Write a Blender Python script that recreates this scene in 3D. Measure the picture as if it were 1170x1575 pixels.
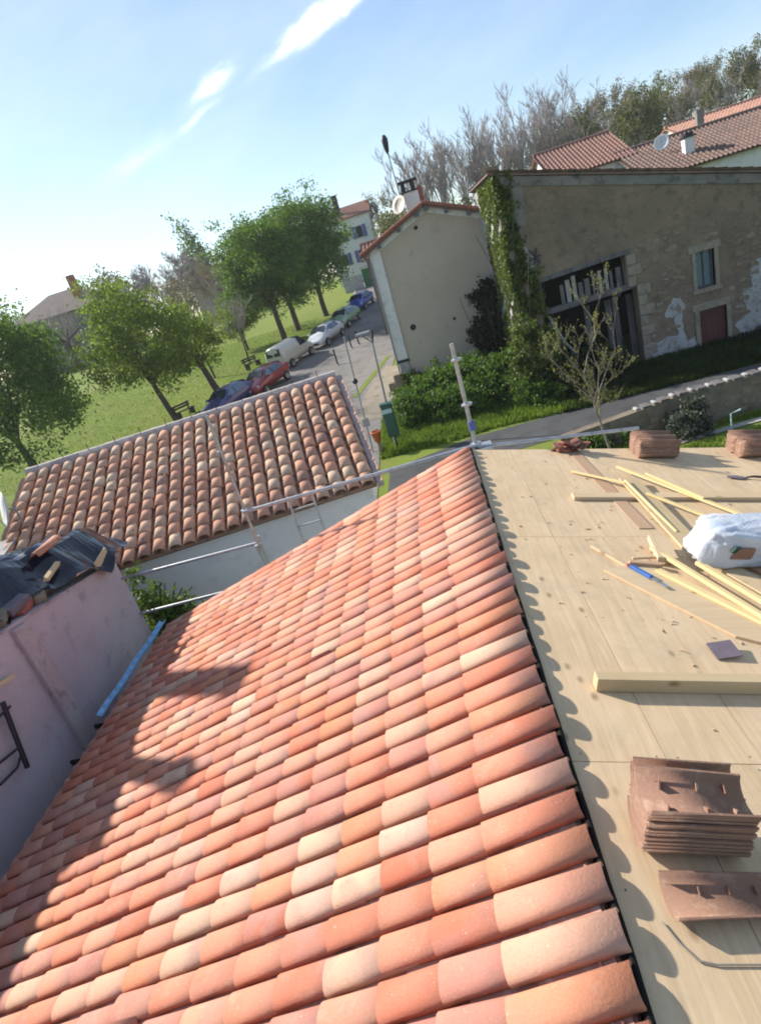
import bpy, math, random
import numpy as np
from mathutils import Matrix, Vector

random.seed(7); rng = np.random.default_rng(7)
for o in list(bpy.data.objects): bpy.data.objects.remove(o)
sc = bpy.context.scene
COL = sc.collection
R = math.radians

# ------------------------------------------------------------------ camera
cd = bpy.data.cameras.new('camera'); cam = bpy.data.objects.new('camera', cd); COL.objects.link(cam)
CX = Vector((0.9598724, 0.04426532, -0.27692159)); CY = Vector((-0.23667582, -0.40182488, -0.88460235)); CF = Vector((-0.15043119, 0.91464602, -0.37522408))
CP = Vector((-0.1414, 0.0, 6.621))
cam.matrix_world = Matrix(((CX.x, -CY.x, -CF.x, CP.x), (CX.y, -CY.y, -CF.y, CP.y), (CX.z, -CY.z, -CF.z, CP.z), (0, 0, 0, 1)))
cd.sensor_fit = 'HORIZONTAL'; cd.sensor_width = 36.0; cd.lens = 36.0 * 908.65 / 1170.0
cd.clip_start = 0.05; cd.clip_end = 6000
sc.camera = cam

# ------------------------------------------------------------------ sky and sun
SUN_EL, SUN_AZ = 33.5, -59.5          # azimuth clockwise from +Y
world = bpy.data.worlds.new('World'); sc.world = world; world.use_nodes = True
nt = world.node_tree; nt.nodes.clear()
def wn(t, **k):
    n = nt.nodes.new(t)
    for a, b in k.items(): setattr(n, a, b)
    return n
sky = wn('ShaderNodeTexSky', sky_type='NISHITA', sun_disc=False)
sky.sun_elevation = R(SUN_EL); sky.sun_rotation = R(SUN_AZ)
sky.air_density = 1.0; sky.dust_density = 0.5; sky.ozone_density = 3.0; sky.altitude = 80
bg = wn('ShaderNodeBackground'); bg.inputs['Strength'].default_value = 0.11
out = wn('ShaderNodeOutputWorld')
tc = wn('ShaderNodeTexCoord')
def vmath(op, a, b=None):
    n = wn('ShaderNodeVectorMath', operation=op)
    for i, q in enumerate((a, b)):
        if q is None: continue
        if isinstance(q, tuple): n.inputs[i].default_value = q
        else: nt.links.new(q, n.inputs[i])
    return n
def wmath(op, a, b=None, c=None, clamp=False):
    n = wn('ShaderNodeMath', operation=op, use_clamp=clamp)
    for i, q in enumerate((a, b, c)):
        if q is None: continue
        if isinstance(q, (int, float)): n.inputs[i].default_value = q
        else: nt.links.new(q, n.inputs[i])
    return n.outputs[0]
D = tc.outputs['Generated']
# cloud streak runs from low left to high right across the sky
e1 = Vector((0.964, -0.025, 0.262)).normalized(); nrm = Vector((-0.0617, 0.9544, 0.2919)).cross(e1).normalized()
s = vmath('DOT_PRODUCT', D, tuple(e1)).outputs['Value']
t = vmath('DOT_PRODUCT', D, tuple(nrm)).outputs['Value']
def noise(vec, scale, detail=4, rough=0.55):
    n = wn('ShaderNodeTexNoise'); n.inputs['Scale'].default_value = scale; n.inputs['Detail'].default_value = detail; n.inputs['Roughness'].default_value = rough
    nt.links.new(vec, n.inputs['Vector']); return n.outputs['Fac']
comb = wn('ShaderNodeCombineXYZ'); nt.links.new(wmath('MULTIPLY', s, 1.0), comb.inputs[0]); nt.links.new(wmath('MULTIPLY', t, 2.6), comb.inputs[1])
nA = noise(comb.outputs[0], 7.0, 6, 0.6); nB = noise(comb.outputs[0], 24.0, 5, 0.6); nC = noise(comb.outputs[0], 3.0, 5, 0.55)
wob = wmath('MULTIPLY', wmath('SUBTRACT', nA, 0.5), 0.05)
tt = wmath('ADD', t, wob)
streak = None
for c_, hl, hw, am in (((-0.04,0.9530,0.2985),0.064,0.0075,1.2), ((-0.1988,0.9407,0.2747),0.028,0.0075,0.85), ((-0.2359,0.9407,0.2438),0.035,0.005,0.3), ((-0.3224,0.921,0.2188),0.05,0.010,0.2)):
    c_ = Vector(c_); s0 = c_.dot(e1); t0 = c_.dot(nrm)
    u1 = wmath('DIVIDE', wmath('SUBTRACT', s, s0), hl); u2 = wmath('DIVIDE', wmath('SUBTRACT', tt, t0), hw)
    g_ = wmath('MULTIPLY', wmath('POWER', 2.718, wmath('MULTIPLY', wmath('ADD', wmath('MULTIPLY', u1, u1), wmath('MULTIPLY', u2, u2)), -1.0)), am)
    streak = g_ if streak is None else wmath('ADD', streak, g_)
dens = wmath('MULTIPLY', wmath('SUBTRACT', wmath('ADD', wmath('MULTIPLY', nA, 0.6), wmath('MULTIPLY', nB, 0.55)), 0.36, None, True), 5.0, None, True)
streak = wmath('MULTIPLY', streak, dens)
veil = wmath('MULTIPLY', wmath('SUBTRACT', nC, 0.26, None, True), 1.8, None, True)
cl = wmath('MULTIPLY', veil, 0.42, None, True); cs = wmath('MULTIPLY', streak, 0.95, None, True)
mix = wn('ShaderNodeMix', data_type='RGBA')
nt.links.new(cl, mix.inputs['Factor']); nt.links.new(sky.outputs[0], mix.inputs['A']); mix.inputs['B'].default_value = (5.9, 6.7, 7.3, 1)
mix2 = wn('ShaderNodeMix', data_type='RGBA'); nt.links.new(cs, mix2.inputs['Factor']); nt.links.new(mix.outputs['Result'], mix2.inputs['A']); mix2.inputs['B'].default_value = (10.5, 10.7, 10.8, 1)
nt.links.new(mix2.outputs['Result'], bg.inputs['Color']); nt.links.new(bg.outputs[0], out.inputs[0])

sd = bpy.data.lights.new('sun', 'SUN'); sun = bpy.data.objects.new('sun', sd); COL.objects.link(sun)
sd.energy = 5.0; sd.angle = R(1.2); sd.color = (1.0, 0.93, 0.82)
sdir = Vector((math.sin(R(SUN_AZ)) * math.cos(R(SUN_EL)), math.cos(R(SUN_AZ)) * math.cos(R(SUN_EL)), math.sin(R(SUN_EL))))
sun.rotation_euler = sdir.to_track_quat('Z', 'Y').to_euler(); sun.location = (-30, 10, 40)
sc.view_settings.view_transform = 'Standard'; sc.view_settings.look = 'None'; sc.view_settings.gamma = 1; sc.view_settings.use_curve_mapping = False
sc.view_settings.exposure = 0.7
sc.render.engine = 'CYCLES'; sc.cycles.filter_width = 1.9

# ------------------------------------------------------------------ helpers
def tag(o, label=None, cat=None, group=None, kind=None):
    if label: o['label'] = label
    if cat: o['category'] = cat
    if group: o['group'] = group
    if kind: o['kind'] = kind
    return o
def thing(name, loc, label, cat, group=None):
    o = bpy.data.objects.new(name, None); COL.objects.link(o); o.location = loc; o.empty_display_size = 0.2
    o['_off'] = list(loc)
    return tag(o, label, cat, group)
def link(name, me, parent=None, mat=None):
    o = bpy.data.objects.new(name, me); COL.objects.link(o)
    if mat is not None and not me.materials: me.materials.append(mat)
    if parent is not None:
        o.parent = parent
        if '_off' in parent: o['_off'] = list(parent['_off'])
    return o
def copy_tree(o, parent=None):
    c = o.copy(); COL.objects.link(c); c.parent = parent
    for ch in list(o.children): copy_tree(ch, c)
    return c
def np_mesh(name, V, F, smooth=False):
    me = bpy.data.meshes.new(name)
    V = np.asarray(V, dtype=np.float32); F = np.asarray(F, dtype=np.int32)
    k = F.shape[1]
    me.vertices.add(len(V)); me.vertices.foreach_set('co', V.ravel())
    me.loops.add(F.size); me.loops.foreach_set('vertex_index', F.ravel())
    me.polygons.add(len(F)); me.polygons.foreach_set('loop_start', np.arange(0, F.size, k, dtype=np.int32))
    if smooth: me.polygons.foreach_set('use_smooth', np.ones(len(F), dtype=bool))
    me.update(); me.validate(); return me
class MB:
    def __init__(s): s.v = []; s.f = []; s.sm = []
    def add(s, V, F, smooth=False):
        b = len(s.v); s.v += [tuple(p) for p in V]; s.f += [tuple(i + b for i in q) for q in F]; s.sm += [smooth] * len(F); return s
    def box(s, x0, x1, y0, y1, z0, z1):
        return s.add([(x0,y0,z0),(x1,y0,z0),(x1,y1,z0),(x0,y1,z0),(x0,y0,z1),(x1,y0,z1),(x1,y1,z1),(x0,y1,z1)],
                     [(0,3,2,1),(4,5,6,7),(0,1,5,4),(1,2,6,5),(2,3,7,6),(3,0,4,7)])
    def obox(s, M, sx, sy, sz, z0=True):
        c = []
        for dz in ((0, sz) if z0 else (-sz/2, sz/2)):
            for dx, dy in ((-1,-1),(1,-1),(1,1),(-1,1)): c.append(M @ Vector((dx*sx/2, dy*sy/2, dz)))
        return s.add(c, [(0,3,2,1),(4,5,6,7),(0,1,5,4),(1,2,6,5),(2,3,7,6),(3,0,4,7)])
    def bar(s, a, b, w, h):
        a = Vector(a); b = Vector(b); d = b - a; q = d.to_track_quat('X', 'Z').to_matrix().to_4x4()
        return s.obox(Matrix.Translation((a + b) / 2) @ q, d.length, w, h, False)
    def prism(s, poly, a, b, axis='y'):   # poly of 2D points (u,z) ccw, extruded from a to b along axis
        n = len(poly)
        mk = (lambda u, z, k: (u, k, z)) if axis == 'y' else ((lambda u, z, k: (k, u, z)) if axis == 'x' else (lambda u, z, k: (u, z, k)))
        V = [mk(u, z, a) for u, z in poly] + [mk(u, z, b) for u, z in poly]
        F = [tuple(range(n)), tuple(range(2*n - 1, n - 1, -1))] + [(i, n + i, n + (i+1) % n, (i+1) % n) for i in range(n)]
        return s.add(V, F)
    def tube(s, pts, rad, n=6, cap=True, smooth=True):
        pts = [Vector(p) for p in pts]
        if not isinstance(rad, (list, tuple)): rad = [rad] * len(pts)
        V = []; F = []
        for i, p in enumerate(pts):
            d = (pts[min(i+1, len(pts)-1)] - pts[max(i-1, 0)])
            d = d.normalized() if d.length > 1e-9 else Vector((0,0,1))
            u = d.cross(Vector((0.31, 0.17, 0.93) if abs(d.z) < 0.9 else (1, 0.1, 0))).normalized(); w = d.cross(u)
            for k in range(n):
                a = 2*math.pi*k/n; V.append(p + (u*math.cos(a) + w*math.sin(a)) * rad[i])
        for i in range(len(pts) - 1):
            for k in range(n): F.append((i*n + k, i*n + (k+1) % n, (i+1)*n + (k+1) % n, (i+1)*n + k))
        b = len(s.v); s.add(V, F, smooth)
        if cap: s.add(V[:n], [tuple(range(n-1, -1, -1))]); s.add(V[-n:], [tuple(range(n))])
        return s
    def lathe(s, prof, M=None, n=14, smooth=True):
        M = M or Matrix(); V = []; F = []
        for r, z in prof:
            for k in range(n):
                a = 2*math.pi*k/n; V.append(M @ Vector((r*math.cos(a), r*math.sin(a), z)))
        for i in range(len(prof) - 1):
            for k in range(n): F.append((i*n + k, i*n + (k+1) % n, (i+1)*n + (k+1) % n, (i+1)*n + k))
        return s.add(V, F, smooth)
    def mesh(s, name, off=(0,0,0)):
        me = bpy.data.meshes.new(name)
        me.from_pydata([(x-off[0], y-off[1], z-off[2]) for x, y, z in s.v], [], s.f)
        me.polygons.foreach_set('use_smooth', s.sm); me.update(); return me
    def build(s, name, mat, parent=None, bevel=0):
        off = parent['_off'] if parent is not None and '_off' in parent else (0,0,0)
        o = link(name, s.mesh(name, off), parent, mat)
        if bevel:
            m = o.modifiers.new('bevel', 'BEVEL'); m.width = bevel; m.segments = 2; m.limit_method = 'ANGLE'
        return o
    def solo(s, name, mat, label, cat, group=None, kind=None, bevel=0, base=None):
        a = np.array(s.v)
        if base is None: base = ((a[:,0].min()+a[:,0].max())/2, (a[:,1].min()+a[:,1].max())/2, a[:,2].min())
        o = link(name, s.mesh(name, base), None, mat); o.location = base
        if bevel:
            m = o.modifiers.new('bevel', 'BEVEL'); m.width = bevel; m.segments = 2; m.limit_method = 'ANGLE'
        return tag(o, label, cat, group, kind)

# ------------------------------------------------------------------ materials
def nodes(name):
    m = bpy.data.materials.new(name); m.use_nodes = True; n = m.node_tree; n.nodes.clear()
    o = n.nodes.new('ShaderNodeOutputMaterial'); p = n.nodes.new('ShaderNodeBsdfPrincipled'); n.links.new(p.outputs[0], o.inputs[0])
    return m, n, p, o
def N(n, t, **k):
    x = n.nodes.new(t)
    for a, b in k.items():
        if a in ('operation', 'data_type', 'blend_type', 'feature', 'distance', 'attribute_name', 'use_clamp', 'attribute_type'): setattr(x, a, b)
        else: x.inputs[a].default_value = b
    return x
def c4(c): return (c[0], c[1], c[2], 1)
def mixc(n, fac, a, b, mode='MIX'):
    x = N(n, 'ShaderNodeMix', data_type='RGBA', blend_type=mode)
    for sock, q in (('Factor', fac), ('A', a), ('B', b)):
        if isinstance(q, (int, float)): x.inputs[sock].default_value = q
        elif isinstance(q, tuple): x.inputs[sock].default_value = c4(q)
        else: n.links.new(q, x.inputs[sock])
    return x.outputs['Result']
def ramp(n, src, lo, hi):
    x = n.nodes.new('ShaderNodeMapRange'); x.inputs['From Min'].default_value = lo; x.inputs['From Max'].default_value = hi; x.clamp = True
    n.links.new(src, x.inputs['Value']); return x.outputs['Result']
def ntex(n, vec, scale, detail=4, rough=0.55, dist=0):
    x = N(n, 'ShaderNodeTexNoise', Scale=scale, Detail=detail, Roughness=rough, Distortion=dist)
    if vec is not None: n.links.new(vec, x.inputs['Vector'])
    return x.outputs['Fac']
def coords(n, scale=(1,1,1), rnd=False):
    t = n.nodes.new('ShaderNodeTexCoord'); m = n.nodes.new('ShaderNodeMapping'); m.inputs['Scale'].default_value = scale
    n.links.new(t.outputs['Object'], m.inputs['Vector'])
    if rnd:
        oi = n.nodes.new('ShaderNodeObjectInfo'); mu = N(n, 'ShaderNodeMath', operation='MULTIPLY'); n.links.new(oi.outputs['Random'], mu.inputs[0]); mu.inputs[1].default_value = 57.0
        n.links.new(mu.outputs[0], m.inputs['Location'])
    return m.outputs['Vector']
def bump(n, p, h, dist, strength=1.0):
    b = N(n, 'ShaderNodeBump', Strength=strength, Distance=dist); n.links.new(h, b.inputs['Height']); n.links.new(b.outputs[0], p.inputs['Normal'])
def weathered(name, a, b, c=None, s1=1.2, s2=9.0, rough=0.85, bd=0.004, bs=40.0, rnd=False, stretch=(1,1,1), clo=0.52, chi=0.68, metal=0.0):
    m, n, p, o = nodes(name); v = coords(n, stretch, rnd)
    f = ramp(n, ntex(n, v, s1, 5, 0.6), 0.35, 0.65)
    col = mixc(n, f, a, b)
    if c is not None:
        col = mixc(n, ramp(n, ntex(n, v, s2, 6, 0.65), clo, chi), col, c)
    fine = ntex(n, v, bs, 4, 0.6)
    col = mixc(n, 0.16, col, mixc(n, fine, (0.1,0.1,0.1), (1,1,1)), 'OVERLAY')
    n.links.new(col, p.inputs['Base Color']); p.inputs['Roughness'].default_value = rough; p.inputs['Metallic'].default_value = metal
    if bd: bump(n, p, fine, bd)
    return m
def plain(name, col, rough=0.5, metal=0.0, spec=0.5, coat=0.0, trans=0.0):
    m, n, p, o = nodes(name); v = coords(n)
    f = ntex(n, v, 12, 4)
    n.links.new(mixc(n, ramp(n, f, 0.3, 0.7), tuple(x*0.86 for x in col), tuple(min(1, x*1.1) for x in col)), p.inputs['Base Color'])
    r = n.nodes.new('ShaderNodeMapRange'); r.inputs['To Min'].default_value = rough*0.85; r.inputs['To Max'].default_value = min(1, rough*1.15); n.links.new(f, r.inputs['Value']); n.links.new(r.outputs[0], p.inputs['Roughness'])
    p.inputs['Metallic'].default_value = metal; p.inputs['Specular IOR Level'].default_value = spec; p.inputs['Coat Weight'].default_value = coat
    p.inputs['Transmission Weight'].default_value = trans
    return m
def tile_mat(name, attr, old):
    m, n, p, o = nodes(name); v = coords(n, rnd=True)
    if attr:
        a = N(n, 'ShaderNodeAttribute', attribute_name='tint'); base = a.outputs['Color']
    else:
        base = n.nodes.new('ShaderNodeObjectInfo').outputs['Color']
    big = ramp(n, ntex(n, v, 3.2, 3, 0.5), 0.38, 0.68)
    if old:
        col = mixc(n, mixc(n, big, (0,0,0), (.5,.5,.5)), base, (0.42,0.27,0.19))
        lich = ramp(n, ntex(n, v, 9.0, 6, 0.7), 0.57, 0.72)
        col = mixc(n, mixc(n, lich, (0,0,0), (.8,.8,.8)), col, (0.085,0.06,0.052))
        pale = ramp(n, ntex(n, v, 17.0, 5, 0.65), 0.6, 0.72)
        col = mixc(n, mixc(n, pale, (0,0,0), (.55,.55,.55)), col, (0.5,0.43,0.32))
    else:
        col = mixc(n, mixc(n, big, (0,0,0), (.45,.45,.45)), base, (0.54,0.285,0.20))
        mv = ramp(n, ntex(n, v, 2.6, 2, 0.5, 0.6), 0.54, 0.68)
        col = mixc(n, mixc(n, mv, (0,0,0), (.7,.7,.7)), col, (0.37,0.20,0.17))
        sp = ramp(n, ntex(n, v, 55, 3, 0.6), 0.66, 0.74)
        col = mixc(n, mixc(n, sp, (0,0,0), (.4,.4,.4)), col, (0.72,0.58,0.48))
    if not old:
        st = ramp(n, ntex(n, v, 13, 6, 0.75), 0.55, 0.72); col = mixc(n, mixc(n, st, (0,0,0), (.42,.42,.42)), col, (0.27,0.14,0.105))
        du = ramp(n, ntex(n, v, 6.5, 5, 0.7, 0.5), 0.57, 0.75); col = mixc(n, mixc(n, du, (0,0,0), (.26,.26,.26)), col, (0.58,0.44,0.35))
    fine = ntex(n, v, 120, 4, 0.65)
    col = mixc(n, 0.28, col, mixc(n, fine, (0.12,0.12,0.12), (.95,.95,.95)), 'OVERLAY')
    n.links.new(col, p.inputs['Base Color']); p.inputs['Roughness'].default_value = 0.8 if not old else 0.95
    p.inputs['Specular IOR Level'].default_value = 0.15
    bump(n, p, ntex(n, v, 70, 5, 0.7), 0.002 if not old else 0.005)
    return m
def wood_mat(name, a, b, knots=True, axis=1, rnd=True, rough=0.7, dirt=None):
    m, n, p, o = nodes(name)
    st = [14.0, 14.0, 14.0]; st[axis] = 0.9
    v = coords(n, tuple(st), rnd); vo = coords(n, (1,1,1), rnd)
    g = ntex(n, v, 1.6, 5, 0.6, 0.8); col = mixc(n, ramp(n, g, 0.3, 0.7), a, b)
    bl = ramp(n, ntex(n, vo, 1.7, 4, 0.6), 0.4, 0.7); col = mixc(n, mixc(n, bl, (0,0,0), (.4,.4,.4)), col, tuple(min(1, x*1.14) for x in a))
    if dirt: 
        dd = ramp(n, ntex(n, vo, 2.6, 7, 0.75, 0.4), 0.50, 0.72); col = mixc(n, mixc(n, dd, (0,0,0), (.55,.55,.55)), col, dirt)
    if knots:
        ks = [6.5, 6.5, 6.5]; ks[axis] = 3.6
        vk = N(n, 'ShaderNodeTexVoronoi', Scale=1.0, Randomness=1.0); n.links.new(coords(n, tuple(ks), rnd), vk.inputs['Vector'])
        wn_ = N(n, 'ShaderNodeTexWhiteNoise'); n.links.new(vk.outputs['Color'], wn_.inputs['Vector'])
        gate = ramp(n, wn_.outputs['Value'], 0.42, 0.47)
        k = ramp(n, vk.outputs['Distance'], 0.17, 0.05)
        kk = N(n, 'ShaderNodeMath', operation='MULTIPLY'); n.links.new(gate, kk.inputs[0]); n.links.new(k, kk.inputs[1])
        k2 = N(n, 'ShaderNodeMath', operation='MULTIPLY'); n.links.new(kk.outputs[0], k2.inputs[0]); k2.inputs[1].default_value = 0.75
        col = mixc(n, k2.outputs[0], col, (0.2,0.12,0.06))
    n.links.new(col, p.inputs['Base Color']); p.inputs['Roughness'].default_value = rough; p.inputs['Specular IOR Level'].default_value = 0.25
    bump(n, p, g, 0.0015)
    return m
def leaf_mat(name, a, b, trans=0.3, ns=0.9):
    m, n, p, o = nodes(name); v = coords(n)
    g = n.nodes.new('ShaderNodeNewGeometry')
    col = mixc(n, g.outputs['Random Per Island'], a, b)
    col = mixc(n, ramp(n, ntex(n, v, ns, 3, 0.6), 0.35, 0.65), mixc(n, 1.0, col, (0.6,0.66,0.58), 'MULTIPLY'), mixc(n, 1.0, col, (1.12,1.06,0.95), 'MULTIPLY'))
    n.links.new(col, p.inputs['Base Color']); p.inputs['Roughness'].default_value = 0.6; p.inputs['Specular IOR Level'].default_value = 0.25
    t = n.nodes.new('ShaderNodeBsdfTranslucent'); n.links.new(mixc(n, 1.0, col, (1.15,1.25,0.7), 'MULTIPLY'), t.inputs['Color'])
    ms = n.nodes.new('ShaderNodeMixShader'); ms.inputs[0].default_value = trans
    n.links.new(p.outputs[0], ms.inputs[1]); n.links.new(t.outputs[0], ms.inputs[2]); n.links.new(ms.outputs[0], o.inputs[0])
    return m
def ground_mat(name, a, b, c, s1=0.12, s2=0.9, bd=0.03, bs=9.0):
    m, n, p, o = nodes(name); v = coords(n)
    col = mixc(n, ramp(n, ntex(n, v, s1, 5, 0.6), 0.35, 0.65), a, b)
    col = mixc(n, ramp(n, ntex(n, v, s2, 6, 0.65), 0.5, 0.72), col, c)
    f = ntex(n, v, bs, 6, 0.7)
    col = mixc(n, 0.4, col, mixc(n, f, (0.05,0.05,0.05), (1,1,1)), 'OVERLAY')
    n.links.new(col, p.inputs['Base Color']); p.inputs['Roughness'].default_value = 0.95; p.inputs['Specular IOR Level'].default_value = 0.15
    bump(n, p, f, bd); return m

M = {}
M['grass'] = ground_mat('grass_ground', (0.12,0.18,0.026), (0.18,0.225,0.04), (0.19,0.18,0.06), 0.09, 0.5)
M['blade'] = leaf_mat('grass_blades', (0.13,0.205,0.03), (0.21,0.28,0.055), 0.4)
M['blade_shaded'] = leaf_mat('shaded_grass_blades', (0.028,0.05,0.012), (0.055,0.085,0.022), 0.3)  # darker copy of the blades, shade of the barn in the colour
M['asphalt'] = ground_mat('asphalt', (0.17,0.165,0.16), (0.22,0.21,0.20), (0.13,0.125,0.12), 0.3, 1.4, 0.004, 60)
M['lane'] = ground_mat('lane_asphalt', (0.07,0.071,0.074), (0.09,0.091,0.094), (0.055,0.055,0.058), 0.3, 1.4, 0.004, 60)
M['gravel'] = ground_mat('gravel', (0.30,0.265,0.22), (0.25,0.22,0.18), (0.17,0.15,0.11), 0.5, 2.5, 0.02, 40)
M['pale_path'] = ground_mat('pale_path', (0.38,0.36,0.34), (0.33,0.31,0.29), (0.24,0.23,0.2), 0.5, 2.5, 0.01, 40)
M['tile_new'] = tile_mat('new_clay_tile', False, False); M['tile_new_j'] = tile_mat('new_clay_tile_far', True, False)
M['tile_old'] = tile_mat('old_clay_tile', False, True); M['tile_old_j'] = tile_mat('old_clay_tile_far', True, True)
M['channel'] = weathered('channel_tile', (0.46,0.22,0.16), (0.38,0.18,0.13), (0.5,0.33,0.27), 3, 14, 0.9, 0.003, 60)
M['chan_old'] = weathered('old_channel_tile', (0.40,0.235,0.17), (0.31,0.19,0.145), (0.15,0.105,0.09), 3, 10, 0.95, 0.003, 60)
M['deck'] = wood_mat('deck_board', (0.64,0.485,0.315), (0.51,0.37,0.22), True, 1, True, 0.8, (0.42,0.33,0.23))
M['beam'] = wood_mat('sawn_beam', (0.53,0.405,0.24), (0.45,0.34,0.195), True, 0)
M['stick'] = wood_mat('yellow_batten', (0.72,0.56,0.29), (0.64,0.48,0.23), False, 0)
M['plank'] = wood_mat('pale_plank', (0.60,0.46,0.29), (0.52,0.38,0.23), True, 0)
M['stain'] = wood_mat('stained_plank', (0.47,0.31,0.2), (0.42,0.27,0.17), False, 0)
M['black'] = plain('black_strip', (0.010,0.009,0.009), 0.75, 0, 0.15)
M['dark_fin'] = plain('dark_fin', (0.07,0.055,0.05), 0.7)
M['blue_pvc'] = plain('blue_gutter', (0.24,0.46,0.70), 0.4)
M['grey_render'] = weathered('grey_render', (0.80,0.80,0.82), (0.76,0.76,0.78), (0.68,0.68,0.70), 0.6, 3.5, 0.9, 0.002, 60)
M['pink_render'] = weathered('mauve_render', (0.52,0.425,0.445), (0.44,0.36,0.39), (0.27,0.215,0.23), 1.0, 2.6, 0.92, 0.006, 30, clo=0.55, chi=0.78)
M['pink_pale'] = weathered('mauve_render_pale', (0.48,0.38,0.38), (0.40,0.315,0.32), (0.25,0.19,0.195), 1.5, 4, 0.92, 0.006, 30)
M['beige'] = weathered('beige_render', (0.50,0.43,0.34), (0.44,0.375,0.30), (0.36,0.30,0.24), 0.45, 1.6, 0.92, 0.004, 25, clo=0.56, chi=0.8)
M['white_render'] = weathered('white_render', (0.70,0.69,0.66), (0.63,0.62,0.60), (0.5,0.49,0.47), 0.8, 3, 0.9, 0.003, 30)
M['old_render'] = weathered('brown_rubble_render', (0.20,0.155,0.112), (0.165,0.128,0.094), (0.105,0.083,0.064), 0.55, 2.2, 0.95, 0.03, 7, clo=0.54, chi=0.72)
M['grey_patch'] = weathered('grey_old_render', (0.23,0.215,0.20), (0.16,0.15,0.14), (0.09,0.082,0.076), 1.2, 3.5, 0.95, 0.02, 12)
M['white_patch'] = weathered('limewash_patch', (0.40,0.40,0.415), (0.32,0.315,0.32), (0.19,0.17,0.15), 1.5, 4.5, 0.95, 0.015, 14)
M['stone'] = weathered('dressed_stone', (0.29,0.25,0.20), (0.235,0.20,0.16), (0.15,0.125,0.1), 1.6, 6, 0.92, 0.01, 18, rnd=True)
M['rubble'] = weathered('rubble_stone', (0.25,0.195,0.142), (0.205,0.16,0.118), (0.14,0.115,0.088), 2, 7, 0.95, 0.015, 16, rnd=True)

def rubble_mat(name, a, b, c, mort, sc=(2.4,2.4,5.2), cover=0.6, bd=0.018):
    m, n, p, o = nodes(name); v0 = coords(n); 
    ds = N(n, 'ShaderNodeTexNoise', Scale=2.2, Detail=3.0); n.links.new(v0, ds.inputs['Vector'])
    vm = N(n, 'ShaderNodeVectorMath', operation='MULTIPLY_ADD'); n.links.new(ds.outputs['Color'], vm.inputs[0]); vm.inputs[1].default_value = (0.25,0.25,0.16); n.links.new(v0, vm.inputs[2])
    mp = n.nodes.new('ShaderNodeMapping'); mp.inputs['Scale'].default_value = sc; n.links.new(vm.outputs[0], mp.inputs['Vector'])
    vo = N(n, 'ShaderNodeTexVoronoi', Scale=1.0); n.links.new(mp.outputs[0], vo.inputs['Vector'])
    ve = N(n, 'ShaderNodeTexVoronoi', feature='DISTANCE_TO_EDGE', Scale=1.0); n.links.new(mp.outputs[0], ve.inputs['Vector'])
    wn_ = N(n, 'ShaderNodeTexWhiteNoise'); n.links.new(vo.outputs['Color'], wn_.inputs['Vector'])
    st = mixc(n, wn_.outputs['Value'], a, b); ed = ramp(n, ve.outputs['Distance'], 0.02, 0.12)
    st = mixc(n, ed, mort, st)
    rn = mixc(n, ramp(n, ntex(n, v0, 0.6, 5, 0.6), 0.35, 0.65), a, mort)
    bare_ = ramp(n, ntex(n, v0, 0.55, 5, 0.65), cover-0.1, cover+0.1)
    col = mixc(n, bare_, rn, st)
    col = mixc(n, ramp(n, ntex(n, v0, 2.6, 6, 0.7), 0.5, 0.72), col, c)
    f = ntex(n, v0, 11, 6, 0.7); col = mixc(n, 0.35, col, mixc(n, f, (0.05,0.05,0.05), (1,1,1)), 'OVERLAY')
    n.links.new(col, p.inputs['Base Color']); p.inputs['Roughness'].default_value = 0.95; p.inputs['Specular IOR Level'].default_value = 0.15
    h = N(n, 'ShaderNodeMath', operation='MULTIPLY'); n.links.new(ed, h.inputs[0]); n.links.new(bare_, h.inputs[1])
    h2 = N(n, 'ShaderNodeMath', operation='MULTIPLY_ADD'); n.links.new(f, h2.inputs[0]); h2.inputs[1].default_value = 0.8; n.links.new(h.outputs[0], h2.inputs[2])
    bump(n, p, h2.outputs[0], bd); return m
M['barn_wall'] = rubble_mat('barn_rubble_wall', (0.245,0.188,0.14), (0.20,0.155,0.116), (0.125,0.10,0.078), (0.175,0.137,0.104))
M['low_wall'] = rubble_mat('low_rubble_wall', (0.22,0.185,0.14), (0.17,0.14,0.105), (0.11,0.10,0.065), (0.16,0.135,0.105), (3.2,3.2,6.5), 0.55)
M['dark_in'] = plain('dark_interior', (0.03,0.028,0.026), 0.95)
M['old_wood'] = weathered('old_grey_wood', (0.15,0.14,0.14), (0.10,0.095,0.10), (0.05,0.045,0.045), 3, 10, 0.9, 0.004, 40, stretch=(1,1,0.2))
M['pale_wood'] = weathered('pale_old_board', (0.36,0.35,0.33), (0.28,0.27,0.26), (0.15,0.14,0.13), 3, 10, 0.9, 0.004, 40)
M['red_wood'] = weathered('red_brown_shutter', (0.10,0.028,0.022), (0.075,0.02,0.018), (0.045,0.018,0.015), 2, 9, 0.6, 0.002, 40)
M['roof_red'] = weathered('red_roof_tiles', (0.27,0.145,0.115), (0.22,0.12,0.097), (0.12,0.08,0.07), 0.8, 3.5, 0.95, 0.02, 12)
M['roof_brown'] = weathered('brown_roof_tiles', (0.20,0.13,0.107), (0.155,0.104,0.087), (0.085,0.065,0.058), 0.8, 3.5, 0.95, 0.02, 12)
M['roof_pink'] = weathered('pink_roof_tiles', (0.40,0.22,0.165), (0.33,0.18,0.135), (0.2,0.125,0.1), 0.8, 3.5, 0.95, 0.02, 12)
M['roof_grey'] = weathered('grey_brown_roof_tiles', (0.14,0.105,0.095), (0.11,0.085,0.078), (0.07,0.058,0.054), 0.8, 3.5, 0.95, 0.02, 12)
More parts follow.
